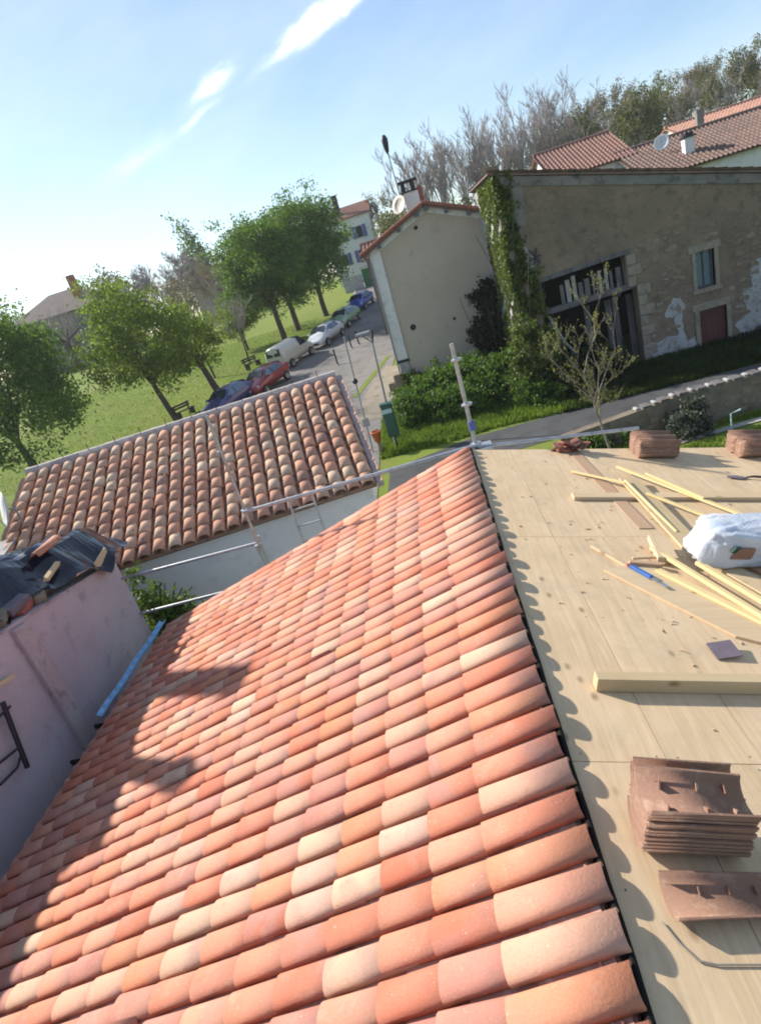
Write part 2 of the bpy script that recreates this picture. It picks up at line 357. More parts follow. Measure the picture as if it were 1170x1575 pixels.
M['roof_edge'] = weathered('verge_tiles', (0.33,0.13,0.085), (0.26,0.10,0.07), (0.13,0.07,0.06), 2, 8, 0.95, 0.01, 20)
M['mortar'] = weathered('ridge_mortar', (0.42,0.34,0.32), (0.36,0.29,0.28), (0.24,0.2,0.19), 2, 8, 0.95, 0.008, 30)
M['mortar_pale'] = weathered('pale_mortar', (0.55,0.50,0.44), (0.48,0.43,0.38), (0.33,0.29,0.26), 2, 8, 0.95, 0.008, 30)
M['galv'] = weathered('galvanised_steel', (0.48,0.49,0.50), (0.40,0.41,0.43), (0.30,0.29,0.28), 3, 12, 0.45, 0.001, 60, metal=0.75)
M['grey_metal'] = weathered('dull_grey_metal', (0.30,0.31,0.32), (0.24,0.25,0.26), None, 3, 10, 0.6, 0.001, 50, metal=0.4)
M['dark_metal'] = plain('dark_metal', (0.035,0.032,0.04), 0.5, 0.5)
M['tarp'] = plain('navy_tarp', (0.008,0.008,0.02), 0.16, 0, 0.5)
M['bag'] = plain('white_plastic', (0.66,0.70,0.78), 0.3, 0, 0.5)

def film_mat():
    m, n, p, o = nodes('white_plastic_film'); v = coords(n)
    w = ntex(n, v, 7.0, 6, 0.65, 2.2); f = ramp(n, ntex(n, v, 3.0, 3, 0.5), 0.4, 0.65)
    n.links.new(mixc(n, f, (0.60,0.62,0.66), (0.42,0.49,0.62)), p.inputs['Base Color']); p.inputs['Roughness'].default_value = 0.3; p.inputs['Subsurface Weight'].default_value = 0.0  # bluish areas are shading mixed into the film colour
    bump(n, p, w, 0.012); return m
M['bag'] = film_mat()
M['clay_stack'] = weathered('brown_stack_tile', (0.275,0.155,0.105), (0.225,0.125,0.087), (0.34,0.225,0.16), 3, 12, 0.85, 0.002, 60, rnd=True)
M['strap'] = plain('grey_strap', (0.28,0.26,0.23), 0.5)
M['slate'] = plain('slate', (0.145,0.115,0.14), 0.6)
M['bark'] = weathered('bark', (0.105,0.085,0.066), (0.075,0.06,0.048), (0.045,0.037,0.03), 3, 12, 0.95, 0.01, 25)
M['pale_bark'] = weathered('pale_bark', (0.27,0.235,0.19), (0.21,0.18,0.15), (0.14,0.12,0.1), 3, 12, 0.95, 0.005, 25)
M['bare'] = weathered('bare_branches', (0.34,0.295,0.28), (0.28,0.245,0.235), None, 1, 5, 0.95, 0, 20)
M['leaf_a'] = leaf_mat('plane_leaves', (0.115,0.175,0.032), (0.24,0.30,0.062), 0.48)
M['leaf_dark'] = leaf_mat('dark_leaves', (0.07,0.145,0.032), (0.165,0.25,0.055), 0.45)
M['leaf_bright'] = leaf_mat('bright_leaves', (0.08,0.14,0.03), (0.17,0.24,0.055), 0.38)
M['leaf_olive'] = leaf_mat('olive_leaves', (0.13,0.135,0.06), (0.21,0.21,0.10), 0.38)
M['leaf_brown'] = leaf_mat('brown_buds', (0.15,0.115,0.085), (0.22,0.175,0.13), 0.3)
M['leaf_ivy'] = leaf_mat('ivy_leaves', (0.06,0.095,0.024), (0.18,0.22,0.06), 0.3, 3)
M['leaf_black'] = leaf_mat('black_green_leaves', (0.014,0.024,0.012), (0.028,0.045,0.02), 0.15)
M['leaf_hedge'] = leaf_mat('hedge_leaves', (0.055,0.12,0.022), (0.14,0.225,0.05), 0.36, 2)
M['leaf_bud'] = leaf_mat('yellow_buds', (0.20,0.20,0.05), (0.28,0.27,0.09), 0.4)
M['leaf_grey'] = leaf_mat('grey_leaves', (0.07,0.085,0.075), (0.13,0.15,0.125), 0.2)
M['glass'] = plain('dark_glass', (0.02,0.03,0.045), 0.08, 0, 0.8)
M['glass_blue'] = plain('sky_glass', (0.10,0.17,0.26), 0.1, 0, 0.8)
M['tyre'] = plain('tyre', (0.015,0.015,0.015), 0.8)
M['rim'] = plain('wheel_rim', (0.35,0.36,0.38), 0.35, 0.7)
M['lamp_glass'] = plain('headlamp', (0.6,0.62,0.65), 0.12)
M['plate'] = plain('number_plate', (0.6,0.6,0.55), 0.4)
M['trim'] = plain('black_trim', (0.02,0.02,0.022), 0.55)
M['tail'] = plain('tail_lamp', (0.3,0.02,0.02), 0.3)
for k, c in dict(paint_white=(0.66,0.68,0.70), paint_cream=(0.56,0.55,0.49), paint_red=(0.26,0.022,0.03), paint_blue=(0.025,0.05,0.34), paint_navy=(0.05,0.045,0.17), paint_green=(0.26,0.36,0.24)).items():
    M[k] = plain(k, c, 0.3, 0.05, 0.5, 0.6)
M['green_box'] = plain('green_box', (0.018,0.075,0.055), 0.4)
M['pale_cyan'] = plain('pale_panel', (0.35,0.5,0.5), 0.4)
M['dish'] = plain('dish_white', (0.62,0.62,0.61), 0.45)
M['dish_cream'] = plain('dish_cream', (0.52,0.46,0.38), 0.5)
M['shutter_blue'] = plain('blue_shutter', (0.09,0.12,0.30), 0.5)
M['gate_green'] = plain('green_gate', (0.03,0.13,0.045), 0.6)
M['orange'] = plain('orange_pot', (0.5,0.13,0.03), 0.7)
M['brick'] = weathered('brick_red', (0.36,0.10,0.07), (0.28,0.08,0.06), None, 4, 10, 0.9, 0.004, 30)
M['tool_blue'] = plain('tool_blue', (0.04,0.14,0.42), 0.4)
M['bench_wood'] = plain('bench_wood', (0.06,0.04,0.03), 0.8)
M['concrete'] = weathered('concrete', (0.40,0.385,0.36), (0.34,0.33,0.31), (0.25,0.24,0.22), 1.5, 6, 0.95, 0.006, 25)

# ------------------------------------------------------------------ terrain, streets
def sst(a, b, x):
    t = np.clip((x-a)/(b-a), 0, 1); return t*t*(3-2*t)
def gz(x, y):
    x = np.asarray(x, float); y = np.asarray(y, float)
    u = np.clip(y-21.3, -4, 69)
    base = 0.0825 * np.where(u < 4, np.where(u < -4, 0, (u+4)**2/16.0), u)
    return base + 5.0*sst(60, 130, y)*sst(-12, 42, x) + 5.0*sst(130, 260, y)*sst(-20, 60, x)
def gzf(x, y): return float(gz(x, y))
def sheet(name, xs, ys, mat, dz=0.0):
    X, Y = np.meshgrid(xs, ys); Z = gz(X, Y) + dz
    V = np.stack([X, Y, Z], -1).reshape(-1, 3); nx = len(xs)
    i, j = np.meshgrid(np.arange(nx-1), np.arange(len(ys)-1)); a = (j*nx+i).ravel()
    F = np.stack([a, a+1, a+nx+1, a+nx], -1)
    return tag(link(name, np_mesh(name, V, F, True), None, mat), kind='structure')
xs = np.concatenate([[-2500,-1200,-600,-300,-180], np.arange(-130, 131, 3.0), [180,300,600,1200,2500]])
ys = np.concatenate([[-1500,-400,-100,-40], np.arange(-20, 16, 3.0), np.arange(16, 140, 1.5), np.arange(140, 270, 6), [300,400,700,1300,2500]])
sheet('ground', xs, ys, M['grass'])
def ribbon(name, left, right, mat, dz, n=60, kind='structure'):
    L = np.array(left, float); Rr = np.array(right, float)
    def res(P):
        d = np.r_[0, np.cumsum(np.linalg.norm(np.diff(P, axis=0), axis=1))]; u = np.linspace(0, d[-1], n)
        return np.stack([np.interp(u, d, P[:,0]), np.interp(u, d, P[:,1])], -1)
    L = res(L); Rr = res(Rr); k = 7
    V = []
    for i in range(n):
        for j in range(k):
            q = L[i]*(1-j/(k-1)) + Rr[i]*(j/(k-1)); V.append((q[0], q[1], gzf(*q)+dz))
    F = [(i*k+j, i*k+j+1, (i+1)*k+j+1, (i+1)*k+j) for i in range(n-1) for j in range(k-1)]
    return tag(link(name, np_mesh(name, V, F, True), None, mat), kind=kind)
ribbon('street', [(-21,18),(-16.6,30),(-12.9,38),(-9.6,47),(-7.6,56),(-7.0,64),(-7.2,78),(-8,110)], [(-2.9,15),(-3.1,24),(-2.9,30),(-2.5,36),(-2.2,46),(-2.4,56),(-3.0,66),(-3.2,78),(-3.6,110)], M['asphalt'], 0.02, 90)
ribbon('street_grass_strip', [(-4.75,30.4),(-4.1,33),(-3.0,37.2)], [(-4.45,30.2),(-3.75,33),(-2.75,37.2)], M['grass'], 0.035, 20)
ribbon('kerb', [(-21.2,18),(-16.8,30),(-13.1,38),(-9.8,47),(-7.8,56),(-7.2,64),(-7.4,78)], [(-21.0,18),(-16.6,30),(-12.9,38),(-9.6,47),(-7.6,56),(-7.0,64),(-7.2,78)], M['concrete'], 0.10, 70)
ribbon('gravel_verge', [(-4.3,26),(-4.1,30),(-3.0,35)], [(-2.9,26),(-2.1,29.7),(-2.1,34)], M['gravel'], 0.03, 20)
ribbon('lane', [(-2.6,19.6),(0.5,20.8),(3.9,20.9),(7.5,20.7),(13,20.7),(24,20.5)], [(-2.6,17.4),(0.5,18.3),(3.9,18.7),(7.5,18.9),(13,18.9),(24,18.6)], M['lane'], 0.015, 50)
ribbon('pale_path', [(4.5,15.75),(6.3,16.02),(8.2,16.2),(11,16.3)], [(4.5,15.55),(6.3,15.75),(8.2,15.95),(11,16.05)], M['pale_path'], 0.03, 20)

# ------------------------------------------------------------------ clay tiles
def arc_tile(L, wl, wu, h, th, seg=7, ex=0.8):
    V = []; F = []; S = []
    for (x, w, hh) in ((0, wu, h*0.9), (L, wl, h)):
        for inner in (0, 1):
            for k in range(seg+1):
                a = math.pi*k/seg; ww = w/2 - th*inner; ht = hh - th*inner
                V.append((x, -math.cos(a)*ww, math.sin(a)**ex*ht if 0 < k < seg else 0.0))
    m = seg+1
    for k in range(seg):
        F.append((k, k+1, 2*m+k+1, 2*m+k)); S.append(True)
        F.append((m+k, 3*m+k, 3*m+k+1, m+k+1)); S.append(True)
        F.append((2*m+k, 2*m+k+1, 3*m+k+1, 3*m+k)); S.append(False)
        F.append((k, m+k, m+k+1, k+1)); S.append(False)
    F.append((0, 2*m, 3*m, m)); S.append(False); F.append((seg, m+seg, 3*m+seg, 2*m+seg)); S.append(False)
    # orient outwards
    F = [tuple(reversed(f)) for f in F]
    return V, F, S
def mesh_of(name, V, F, S, mat):
    me = bpy.data.meshes.new(name); me.from_pydata(V, [], F); me.polygons.foreach_set('use_smooth', S); me.update(); me.materials.append(mat); return me
def joined(name, tile, mats, tints, parent, mat):
    V0 = np.array(tile[0]); n0 = len(V0); V = []; F = []; C = []
    for k, (m, c) in enumerate(zip(mats, tints)):
        A = np.array(m); V.append(V0 @ A[:3,:3].T + A[:3,3]); F.append(np.array(tile[1]) + k*n0); C.append(np.tile(np.array([*c, 1.0]), (n0, 1)))
    V = np.concatenate(V) - np.array(parent['_off']); F = np.concatenate(F); C = np.concatenate(C).astype(np.float32)
    me = np_mesh(name, V, F); me.polygons.foreach_set('use_smooth', np.tile(np.array(tile[2]), len(mats)))
    at = me.color_attributes.new('tint', 'FLOAT_COLOR', 'POINT'); at.data.foreach_set('color', C.ravel())
    o = link(name, me, parent, mat); o['kind'] = 'stuff'; return o
def seen_size(p):
    d = Vector(p) - CP; w = d.dot(CF)
    if w < 0.3: return 0
    u = 908.65*d.dot(CX)/w; v = 908.65*d.dot(CY)/w
    return 1.0/w if abs(u) < 610 and abs(v) < 815 else 0
NEW = [((0.47,0.155,0.095),20),((0.49,0.19,0.12),28),((0.50,0.235,0.16),28),((0.51,0.29,0.205),15),((0.52,0.35,0.25),6),((0.41,0.18,0.14),13),((0.50,0.205,0.115),15),((0.49,0.31,0.24),5)]
OLD = [((0.62,0.335,0.22),26),((0.58,0.30,0.20),24),((0.64,0.40,0.275),24),((0.50,0.265,0.185),12),((0.66,0.47,0.335),12),((0.40,0.23,0.175),5)]
def pick(P):
    c = random.choices([a for a, _ in P], [b for _, b in P])[0]; k = random.uniform(0.9, 1.1)
    return tuple(min(0.8, x*k) for x in c)
def lay_tiles(parent, FR, tile, spacing, ncol, ncourse, first, expo, L, base, P, mats, mate, matj, tilt, jit=1.0, limit=300, y0=0.0, ysign=-1):
    items = []
    for i in range(ncol):
        yl = y0 + ysign*(i+0.5)*spacing; co = random.gauss(0, 0.004*jit)
        for j in range(ncourse):
            low = first + expo*j + random.gauss(0, 0.006*jit) + co
            T = FR @ Matrix.Translation((low-L, yl + random.gauss(0, 0.0025*jit), base + random.gauss(0, 0.0015*jit))) @ Matrix.Rotation(random.gauss(0, 0.009*jit), 4, 'Z') @ Matrix.Rotation(-tilt + random.gauss(0, 0.003*jit), 4, 'Y') @ Matrix.Rotation(random.gauss(0, 0.02*jit), 4, 'X')
            items.append((seen_size(T @ Vector((L*0.8, 0, 0.05))), T, pick(P)))
    items.sort(key=lambda q: -q[0])
    me = mesh_of('tile', *tile, mate); off = Matrix.Translation(-Vector(parent['_off']))
    for sz, T, c in items[:limit]:
        o = link('tile', me, parent); o.matrix_basis = off @ T; o.color = (*c, 1)
    rest = items[limit:]
    if rest: joined('tile_field', tile, [q[1] for q in rest], [q[2] for q in rest], parent, matj)

# ------------------------------------------------------------------ the house under repair
def lumpbox(c, sx, sy, sz, rot, j=0.12):
    m = Matrix.Translation(c) @ Matrix.Rotation(rot[2],4,'Z') @ Matrix.Rotation(rot[1],4,'Y') @ Matrix.Rotation(rot[0],4,'X'); V = []
    for dz in (-0.5,0.5):
        for dx, dy in ((-.5,-.5),(.5,-.5),(.5,.5),(-.5,.5)): V.append(m @ Vector((dx*sx*(1+random.uniform(-j,j)), dy*sy*(1+random.uniform(-j,j)), dz*sz*(1+random.uniform(-j,j)))))
    return V, [(0,3,2,1),(4,5,6,7),(0,1,5,4),(1,2,6,5),(2,3,7,6),(3,0,4,7)]
TL = math.tan(R(17.37)); TR = math.tan(R(14.67)); RZ = 4.2
house = thing('house_under_repair', (0, 3.0, 0), 'house in the foreground with new pink clay tiles and bare wooden roof deck', 'house')
b = MB(); b.prism([(-4.72,-0.3),(4.6,-0.3),(4.6,RZ-TR*4.6-0.14),(0,RZ-0.15),(-4.72,RZ-TL*4.72-0.14)], -6, 7.06); b.build('wall', M['white_render'], house)
a = R(17.37); FL = Matrix(((-math.cos(a),0,-math.sin(a),0),(0,-1,0,0),(-math.sin(a),0,math.cos(a),RZ),(0,0,0,1)))
b = MB(); b.obox(FL @ Matrix.Translation((2.58, -0.6, -0.05)), 5.12, 13.2, 0.05); slope = b.build('roof_slope', M['channel'], house)
SP = 0.1786; NC = 42; Y0 = 7.2
lay_tiles(slope, FL @ Matrix.Translation((0, -Y0, 0)), arc_tile(0.47, 0.157, 0.147, 0.053, 0.010, 9, 0.68), SP, NC, 17, 0.445, 0.286, 0.47, 0.017, NEW, M, M['tile_new'], M['tile_new_j'], 0.034, 1.2, 300, 0.0, 1)
# channel tiles between the covers, with lumps of mortar at the top
b = MB()
for i in range(NC+1):
    yc = -Y0 + i*SP
    for j in range(18):
        x0 = 0.03 + 0.285*j; x1 = x0 + 0.30; V = []
        for x, dz in ((x0, 0.0), (x1, 0.012)):
            for k in range(5):
                q = -1 + k*0.5; V.append(FL @ Vector((x, yc + q*0.086, 0.012 + 0.020*q*q + dz*0.7)))
        b.add(V, [(k, k+1, 5+k+1, 5+k) for k in range(4)], True)
ch = b.build('channel_tiles', M['channel'], slope); ch['kind'] = 'stuff'
b = MB()
for i in range(NC):
    yc = -Y0 + (i+0.5)*SP; V = []
    for x in (0.006, 0.03):
        for k in range(8):
            an = math.pi*k/7; V.append(FL @ Vector((x, yc - math.cos(an)*0.060, 0.014 + math.sin(an)*0.046)))
    b.add(V, [tuple(range(8)), tuple(range(15, 7, -1))] + [(k, k+1, 9+k, 8+k) for k in range(7)])
b.build('tile_end_closures', M['dark_fin'], house)['kind'] = 'stuff'  # mortar fills coloured dark for the shade on the tile ends
b = MB(); random.seed(12)
for k in range(150):                                   # crumbs of mortar in the channels near the ridge
    i = random.randrange(NC); x = 0.02 + abs(random.gauss(0,0.16)); sz_ = random.uniform(0.005,0.012)
    b.add(*lumpbox(FL @ Vector((x, -Y0 + i*SP + random.gauss(0,0.012), 0.014)), sz_*1.5, sz_, sz_*0.8, (random.random()*3,random.random()*3,random.random()*3), 0.35))
b.build('mortar_crumbs', M['channel'], slope)['kind'] = 'stuff'
b = MB(); pts = []
for i in range(60):
    y = -1.5 + i*(8.7/59); pts.append((0.020 + 0.002*math.sin(i*1.7), y, RZ + 0.006 + 0.002*math.sin(i*0.9)))
b.tube(pts, 0.017, 6); b.build('ridge_strip', M['black'], house)
# wooden deck: planks along the ridge, butt joints every 2.5 m
a2 = R(14.67); FD = Matrix(((math.cos(a2),0,math.sin(a2),0),(0,1,0,0),(-math.sin(a2),0,math.cos(a2),RZ),(0,0,0,1)))
def DK(x, y, h=0.0):     # horizontal x, y on the deck plane, lifted by h
    return FD @ Vector((x/math.cos(a2), y, h))
b = MB(); b.obox(FD @ Matrix.Translation((2.35, 0.6, -0.09)), 4.66, 13.1, 0.06); dk = b.build('roof_deck', M['beam'], house)
W = 0.464
pm = MB(); pm.box(0, W-0.0035, 0.002, 2.498, -0.022, 0.0); pme = pm.mesh('deck_plank'); pme.materials.append(M['deck'])
for r_, ya in enumerate((4.7, 2.2, -0.3, -2.8)):
    for i in range(10):
        o = link('deck_plank', pme, dk); o.matrix_basis = Matrix.Translation(-Vector(house['_off'])) @ FD @ Matrix.Translation((0.035 + i*W, ya, random.uniform(-0.001, 0.001))) 
b = MB(); random.seed(31)
for ya in (4.7, 2.2, -0.3):
    for i in range(9):
        for yy in (0.04, 0.63, 1.25, 1.87, 2.46):
            for xx in (0.05, 0.41):
                if random.random() < 0.9: b.lathe([(0.0042,0.0006),(0.0,0.0012)], FD @ Matrix.Translation((0.035+i*W+xx+random.uniform(-.01,.01), ya+yy+random.uniform(-.01,.01), 0.001)), 6, False)
b.build('deck_screws', M['dark_metal'], dk)['kind'] = 'stuff'
nseg = 12
b = MB()
for k in range(nseg):
    y0_, y1_ = 7.44 - k*(2.0/nseg), 7.44 - (k+1)*(2.0/nseg); V = []
    for y in (y0_, y1_):
        for q in range(7):
            an = math.pi*q/6; V.append((-5.08 - math.cos(an)*0.052, y, 2.69 - math.sin(an)*0.045 + 0.01*math.sin(y*7)))
    b.add(V, [(q, q+1, 8+q, 7+q) for q in range(6)], True)
g = b.build('gutter', M['blue_pvc'], house); so = g.modifiers.new('solid', 'SOLIDIFY'); so.thickness = 0.006
for y in (4.75, 5.3):
    b = MB(); b.box(-5.12, -4.95, y, y+0.03, 2.58, 2.64); b.build('gutter_bracket', M['black'], house)

# ------------------------------------------------------------------ mauve neighbour house with tarpaulin
nb = thing('neighbour_house', (-7.2, 3.5, 0), 'mauve rendered neighbour house wall at the left edge below the tarpaulin', 'house')
def wt(y): return 4.95 - 0.165*y
b = MB(); b.prism([(-4,-0.3),(7.84,-0.3),(7.84,wt(7.84)),(-4,wt(-4))], -5.9, -5.62, 'x'); b.build('wall', M['pink_render'], nb)
b = MB(); b.prism([(-4,-0.3),(7.82,-0.3),(7.82,wt(7.82)-0.35),(-4,wt(-4)-0.35)], -10.5, -5.91, 'x'); b.build('flat_roof', M['dark_in'], nb)
b = MB(); b.prism([(5.50,0.5),(5.74,0.5),(5.74,wt(5.74)-0.02),(5.50,wt(5.50)-0.02)], -5.625, -5.55, 'x'); b.build('pilaster', M['pink_pale'], nb, 0.01)
b = MB(); b.prism([(-4,wt(-4)+0.004),(7.86,wt(7.86)+0.004),(7.86,wt(7.86)+0.035),(-4,wt(-4)+0.035)], -5.92, -5.60, 'x'); b.build('coping', M['pink_pale'], nb)
b = MB(); b.box(-7.16,-6.88,6.9,7.2,3.3,6.7); ch_ = b.build('chimney', M['brick'], nb); b = MB(); b.box(-7.2,-6.84,6.87,7.23,6.701,6.76); b.build('chimney_cap', M['concrete'], ch_)  # out of view, added and sized for its shadow on the near roof
b = MB(); b.lathe([(0.13,3.8),(0.13,5.75),(0.19,5.78),(0.17,5.95),(0.08,6.03),(0.0,6.05)], Matrix.Translation((-6.25,5.42,0)), 14); b.build('shadow_pipe', M['grey_metal'], nb)  # second added caster out of view, gives the rounded roof shadow
def crumple(nx, ny, fn, name):
    V = [fn(i/(nx-1), j/(ny-1)) for j in range(ny) for i in range(nx)]
    F = [(j*nx+i, j*nx+i+1, (j+1)*nx+i+1, (j+1)*nx+i) for j in range(ny-1) for i in range(nx-1)]
    return V, F
def fold(x, y, s, k):      # ridged folds
    return sum(abs(math.sin(x*f*math.cos(t_)+y*f*math.sin(t_)+p_))*w_ for f, t_, p_, w_ in k) * s
K1 = [(random.uniform(2.5,9), random.uniform(0,6.28), random.uniform(0,6.28), random.uniform(0.3,1)) for _ in range(7)]
def tarp(u, v):
    y = 4.4 + u*4.05; x = -5.60 - v*2.7; k_ = min(1, v/0.16); k_ = k_*k_*(3-2*k_)
    lip = 0.05 + 0.16*abs(math.sin(u*7.5+0.6)) + 0.06*math.sin(u*31)
    top = wt(y) + lip*(1-k_) + k_*(0.72 - 0.25*v)*(0.9+0.16*math.sin(u*6+v*3))*(1-0.35*max(0,u-0.8)/0.2)
    return (x + 0.12*math.sin(u*9+1)*(1-v) - 0.10*k_, y + 0.08*math.sin(v*8), top + fold(x*1.4, y, 0.07, K1)*(0.4+0.6*k_) - 0.12)
V, F = crumple(46, 30, tarp, 'tarp')
b = MB(); b.add(V, F, False); tp = b.solo('tarpaulin', M['tarp'], 'crumpled shiny navy plastic tarpaulin heaped on the mauve wall', 'tarpaulin', base=(-6.9,6.5,3.9))
so = tp.modifiers.new('solid','SOLIDIFY'); so.thickness = 0.006
ct = arc_tile(0.46, 0.17, 0.14, 0.07, 0.013)
def loose_tile(name, loc, rot, mat, label, group=None, me={}):
    if mat.name not in me: me[mat.name] = mesh_of(name, [(x-0.23, y, z) for x, y, z in ct[0]], ct[1], ct[2], mat)
    o = link(name, me[mat.name]); o.location = loc; o.rotation_euler = rot; return tag(o, label, 'roof tile', group)
M['tile_plain'] = weathered('loose_clay_tile', (0.50,0.21,0.13), (0.44,0.18,0.11), (0.55,0.33,0.24), 4, 12, 0.85, 0.003, 60)
loose_tile('clay_tile', (-5.9,7.05,4.40), (0.1,-0.06,R(80)), M['tile_plain'], 'pinkish clay tile lying on top of the navy tarpaulin')
b = MB(); b.add(*lumpbox((-5.72,6.7,4.18), 0.06, 0.40, 0.05, (0.1,0.3,0.15))); b.solo('wood_offcut', M['plank'], 'thin pale wood offcut in a fold of the tarpaulin', 'offcut')
b = MB(); b.add(*lumpbox((-5.64,7.60,3.80), 0.03, 0.42, 0.22, (0.16,0.1,0.06), 0.03)); b.solo('corner_board', M['plank'], 'tan board propped on the corner of the mauve wall', 'board', bevel=0.004)
for k, (y, z, s_, m_, lb) in enumerate([(5.55,4.27,0.4,'slate','grey tile slab wedged under the tarpaulin edge'),(5.62,4.18,0.36,'brick','broken red brick piece under the tarpaulin edge'),(5.25,4.28,0.3,'rubble','tan rubble stone on the coping at the left edge'),(5.95,4.18,0.3,'rubble','brown rubble lump on the mauve wall coping')]):
    b = MB(); b.add(*lumpbox((-5.78,y+0.4,z-0.13), 0.16, s_, 0.09+0.02*(k%2), (0.1*k,0.2,0.25*k))); b.solo('rubble_piece', M[m_], lb, 'rubble', bevel=0.012)
wt_ = thing('steel_trestle', (-5.5,4.7,2.7), 'dark steel trestle end against the mauve wall at the left edge', 'trestle')
b = MB(); b.tube([(-5.54,4.86,3.52),(-5.52,4.65,2.76)], 0.028, 8); b.build('leg', M['dark_metal'], wt_)
for P_ in ([(-5.53,4.72,3.0),(-5.53,4.4,3.08)], [(-5.53,4.70,2.93),(-5.53,4.56,2.86),(-5.53,4.3,2.9)], [(-5.53,4.9,3.42),(-5.53,4.5,3.46)]):
    b = MB(); b.tube(P_, 0.015, 6); b.build('rung', M['dark_metal'], wt_)
b = MB(); b.bar((-5.54,5.15,3.64),(-5.5,4.2,3.9),0.03,0.045); b.solo('wood_lath', M['plank'], 'pale wooden lath poking in at the left edge before the mauve wall', 'lath')

# ------------------------------------------------------------------ old tiled outbuilding
az = R(11.5); ev = Vector((math.cos(az), math.sin(az), 0)); dv = Vector((math.sin(az), -math.cos(az), 0))
OR = Vector((-1.72,10.17,3.0)) - dv*3.8 + Vector((0,0,1.5)); sa = math.atan2(1.5, 3.8)
ob = thing('outbuilding', (-6.2,12.8,0), 'grey rendered outbuilding with weathered old clay tile roof beyond the scaffold', 'outbuilding')
Xl = dv*math.cos(sa) - Vector((0,0,math.sin(sa))); Zl = dv*math.sin(sa) + Vector((0,0,math.cos(sa)))
FO = Matrix(((Xl.x,ev.x,Zl.x,OR.x),(Xl.y,ev.y,Zl.y,OR.y),(Xl.z,ev.z,Zl.z,OR.z),(0,0,0,1)))
FW = Matrix(((ev.x,-dv.x,0,OR.x),(ev.y,-dv.y,0,OR.y),(0,0,1,0),(0,0,0,1)))     # local x along ridge, y away, z up
LEN = 7.42
b = MB()
prof = [(-3.5,-0.3),(3.5,-0.3),(3.5,4.5-3.5*0.395-0.13),(0,4.5-0.13),(-3.5,4.5-3.5*0.395-0.13)]
V = [FW @ Vector((x, y, z)) for x in (-LEN+0.12, -0.1) for y, z in prof]
b.add(V, [(0,1,2,3,4),(9,8,7,6,5)] + [(i,5+i,5+(i+1)%5,(i+1)%5) for i in range(5)]); b.build('wall', M['grey_render'], ob)
b = MB(); b.obox(FO @ Matrix.Translation((2.0,-LEN/2,-0.08)), 4.05, LEN, 0.07); osl = b.build('roof_slope', M['chan_old'], ob)
b = MB(); V = [FW @ Vector(q) for q in [(-LEN,0.05,4.47),(0,0.05,4.47),(0,3.9,4.5-3.9*0.395),(-LEN,3.9,4.5-3.9*0.395)]]; b.add(V + [v_ - Vector((0,0,0.1)) for v_ in V], [(0,1,2,3),(7,6,5,4),(0,4,5,1),(1,5,6,2),(2,6,7,3),(3,7,4,0)]); b.build('rear_slope', M['roof_brown'], ob)
lay_tiles(osl, FO, arc_tile(0.49, 0.252, 0.208, 0.094, 0.02), 0.2854, 26, 12, 0.46, 0.33, 0.49, 0.03, OLD, M, M['tile_old'], M['tile_old_j'], 0.055, 2.2, 300, 0.0, -1)
b = MB()
for i in range(27):
    yc = -i*0.2854
    for j in range(12):
        x0 = 0.1+0.33*j; V = []
        for x, dz in ((x0,0.0),(x0+0.35,0.02)):
            for k in range(5):
                q = -1+k*0.5; V.append(FO @ Vector((x, yc+q*0.125, 0.0+0.05*q*q+dz)))
        b.add(V, [(k+1,k,5+k,5+k+1) for k in range(4)], True)
cc = b.build('channel_tiles', M['chan_old'], osl); cc['kind'] = 'stuff'
rc = MB(); 
for k in range(24):
    x0 = -LEN + k*LEN/24; x1 = x0 + LEN/24 - 0.004; w = 0.13 + random.uniform(-.01,.01); h = 0.13 + random.uniform(-.012,.012)
    V = [FW @ Vector((x, y, z)) for x in (x0, x1) for y, z in ((-w,4.46),(w,4.46),(w*0.9,4.52+h*0.6),(w*0.45,4.52+h),(-w*0.45,4.52+h),(-w*0.9,4.52+h*0.6))]
    rc.add(V, [(0,1,2,3,4,5),(11,10,9,8,7,6)] + [(i,6+i,6+(i+1)%6,(i+1)%6) for i in range(6)])
rc.build('ridge_mortar', M['mortar'], ob)
b = MB()
for k in range(20):
    x0 = -LEN+k*LEN/20; V = []
    for x, r_ in ((x0,0.085),(x0+LEN/20+0.02,0.07)):
        for q in range(7):
            an = math.pi*q/6; V.append(FW @ Vector((x, 0.03-math.cos(an)*r_, 4.63+math.sin(an)*r_*0.5)))
    b.add(V, [(q+1,q,7+q,8+q) for q in range(6)], True)
b.build('ridge_cap', M['mortar_pale'], ob)
rod = MB()
for k in range(12):
    q = FW @ Vector((-LEN+0.3+k*0.61, -0.05, 4.6)); b = MB(); b.tube([q, q+Vector((random.uniform(-.02,.02),0,0.2))], 0.008, 5); b.build('ridge_rod', M['dark_metal'], ob)
b = MB(); b.obox(FO @ Matrix.Translation((2.05,0.07,-0.06)), 4.1, 0.12, 0.10); b.build('verge_mortar', M['mortar'], ob)
b = MB(); b.obox(FO @ Matrix.Translation((3.97,-LEN/2,-0.12)), 0.05, LEN, 0.06); b.build('eave_board', M['black'], ob)
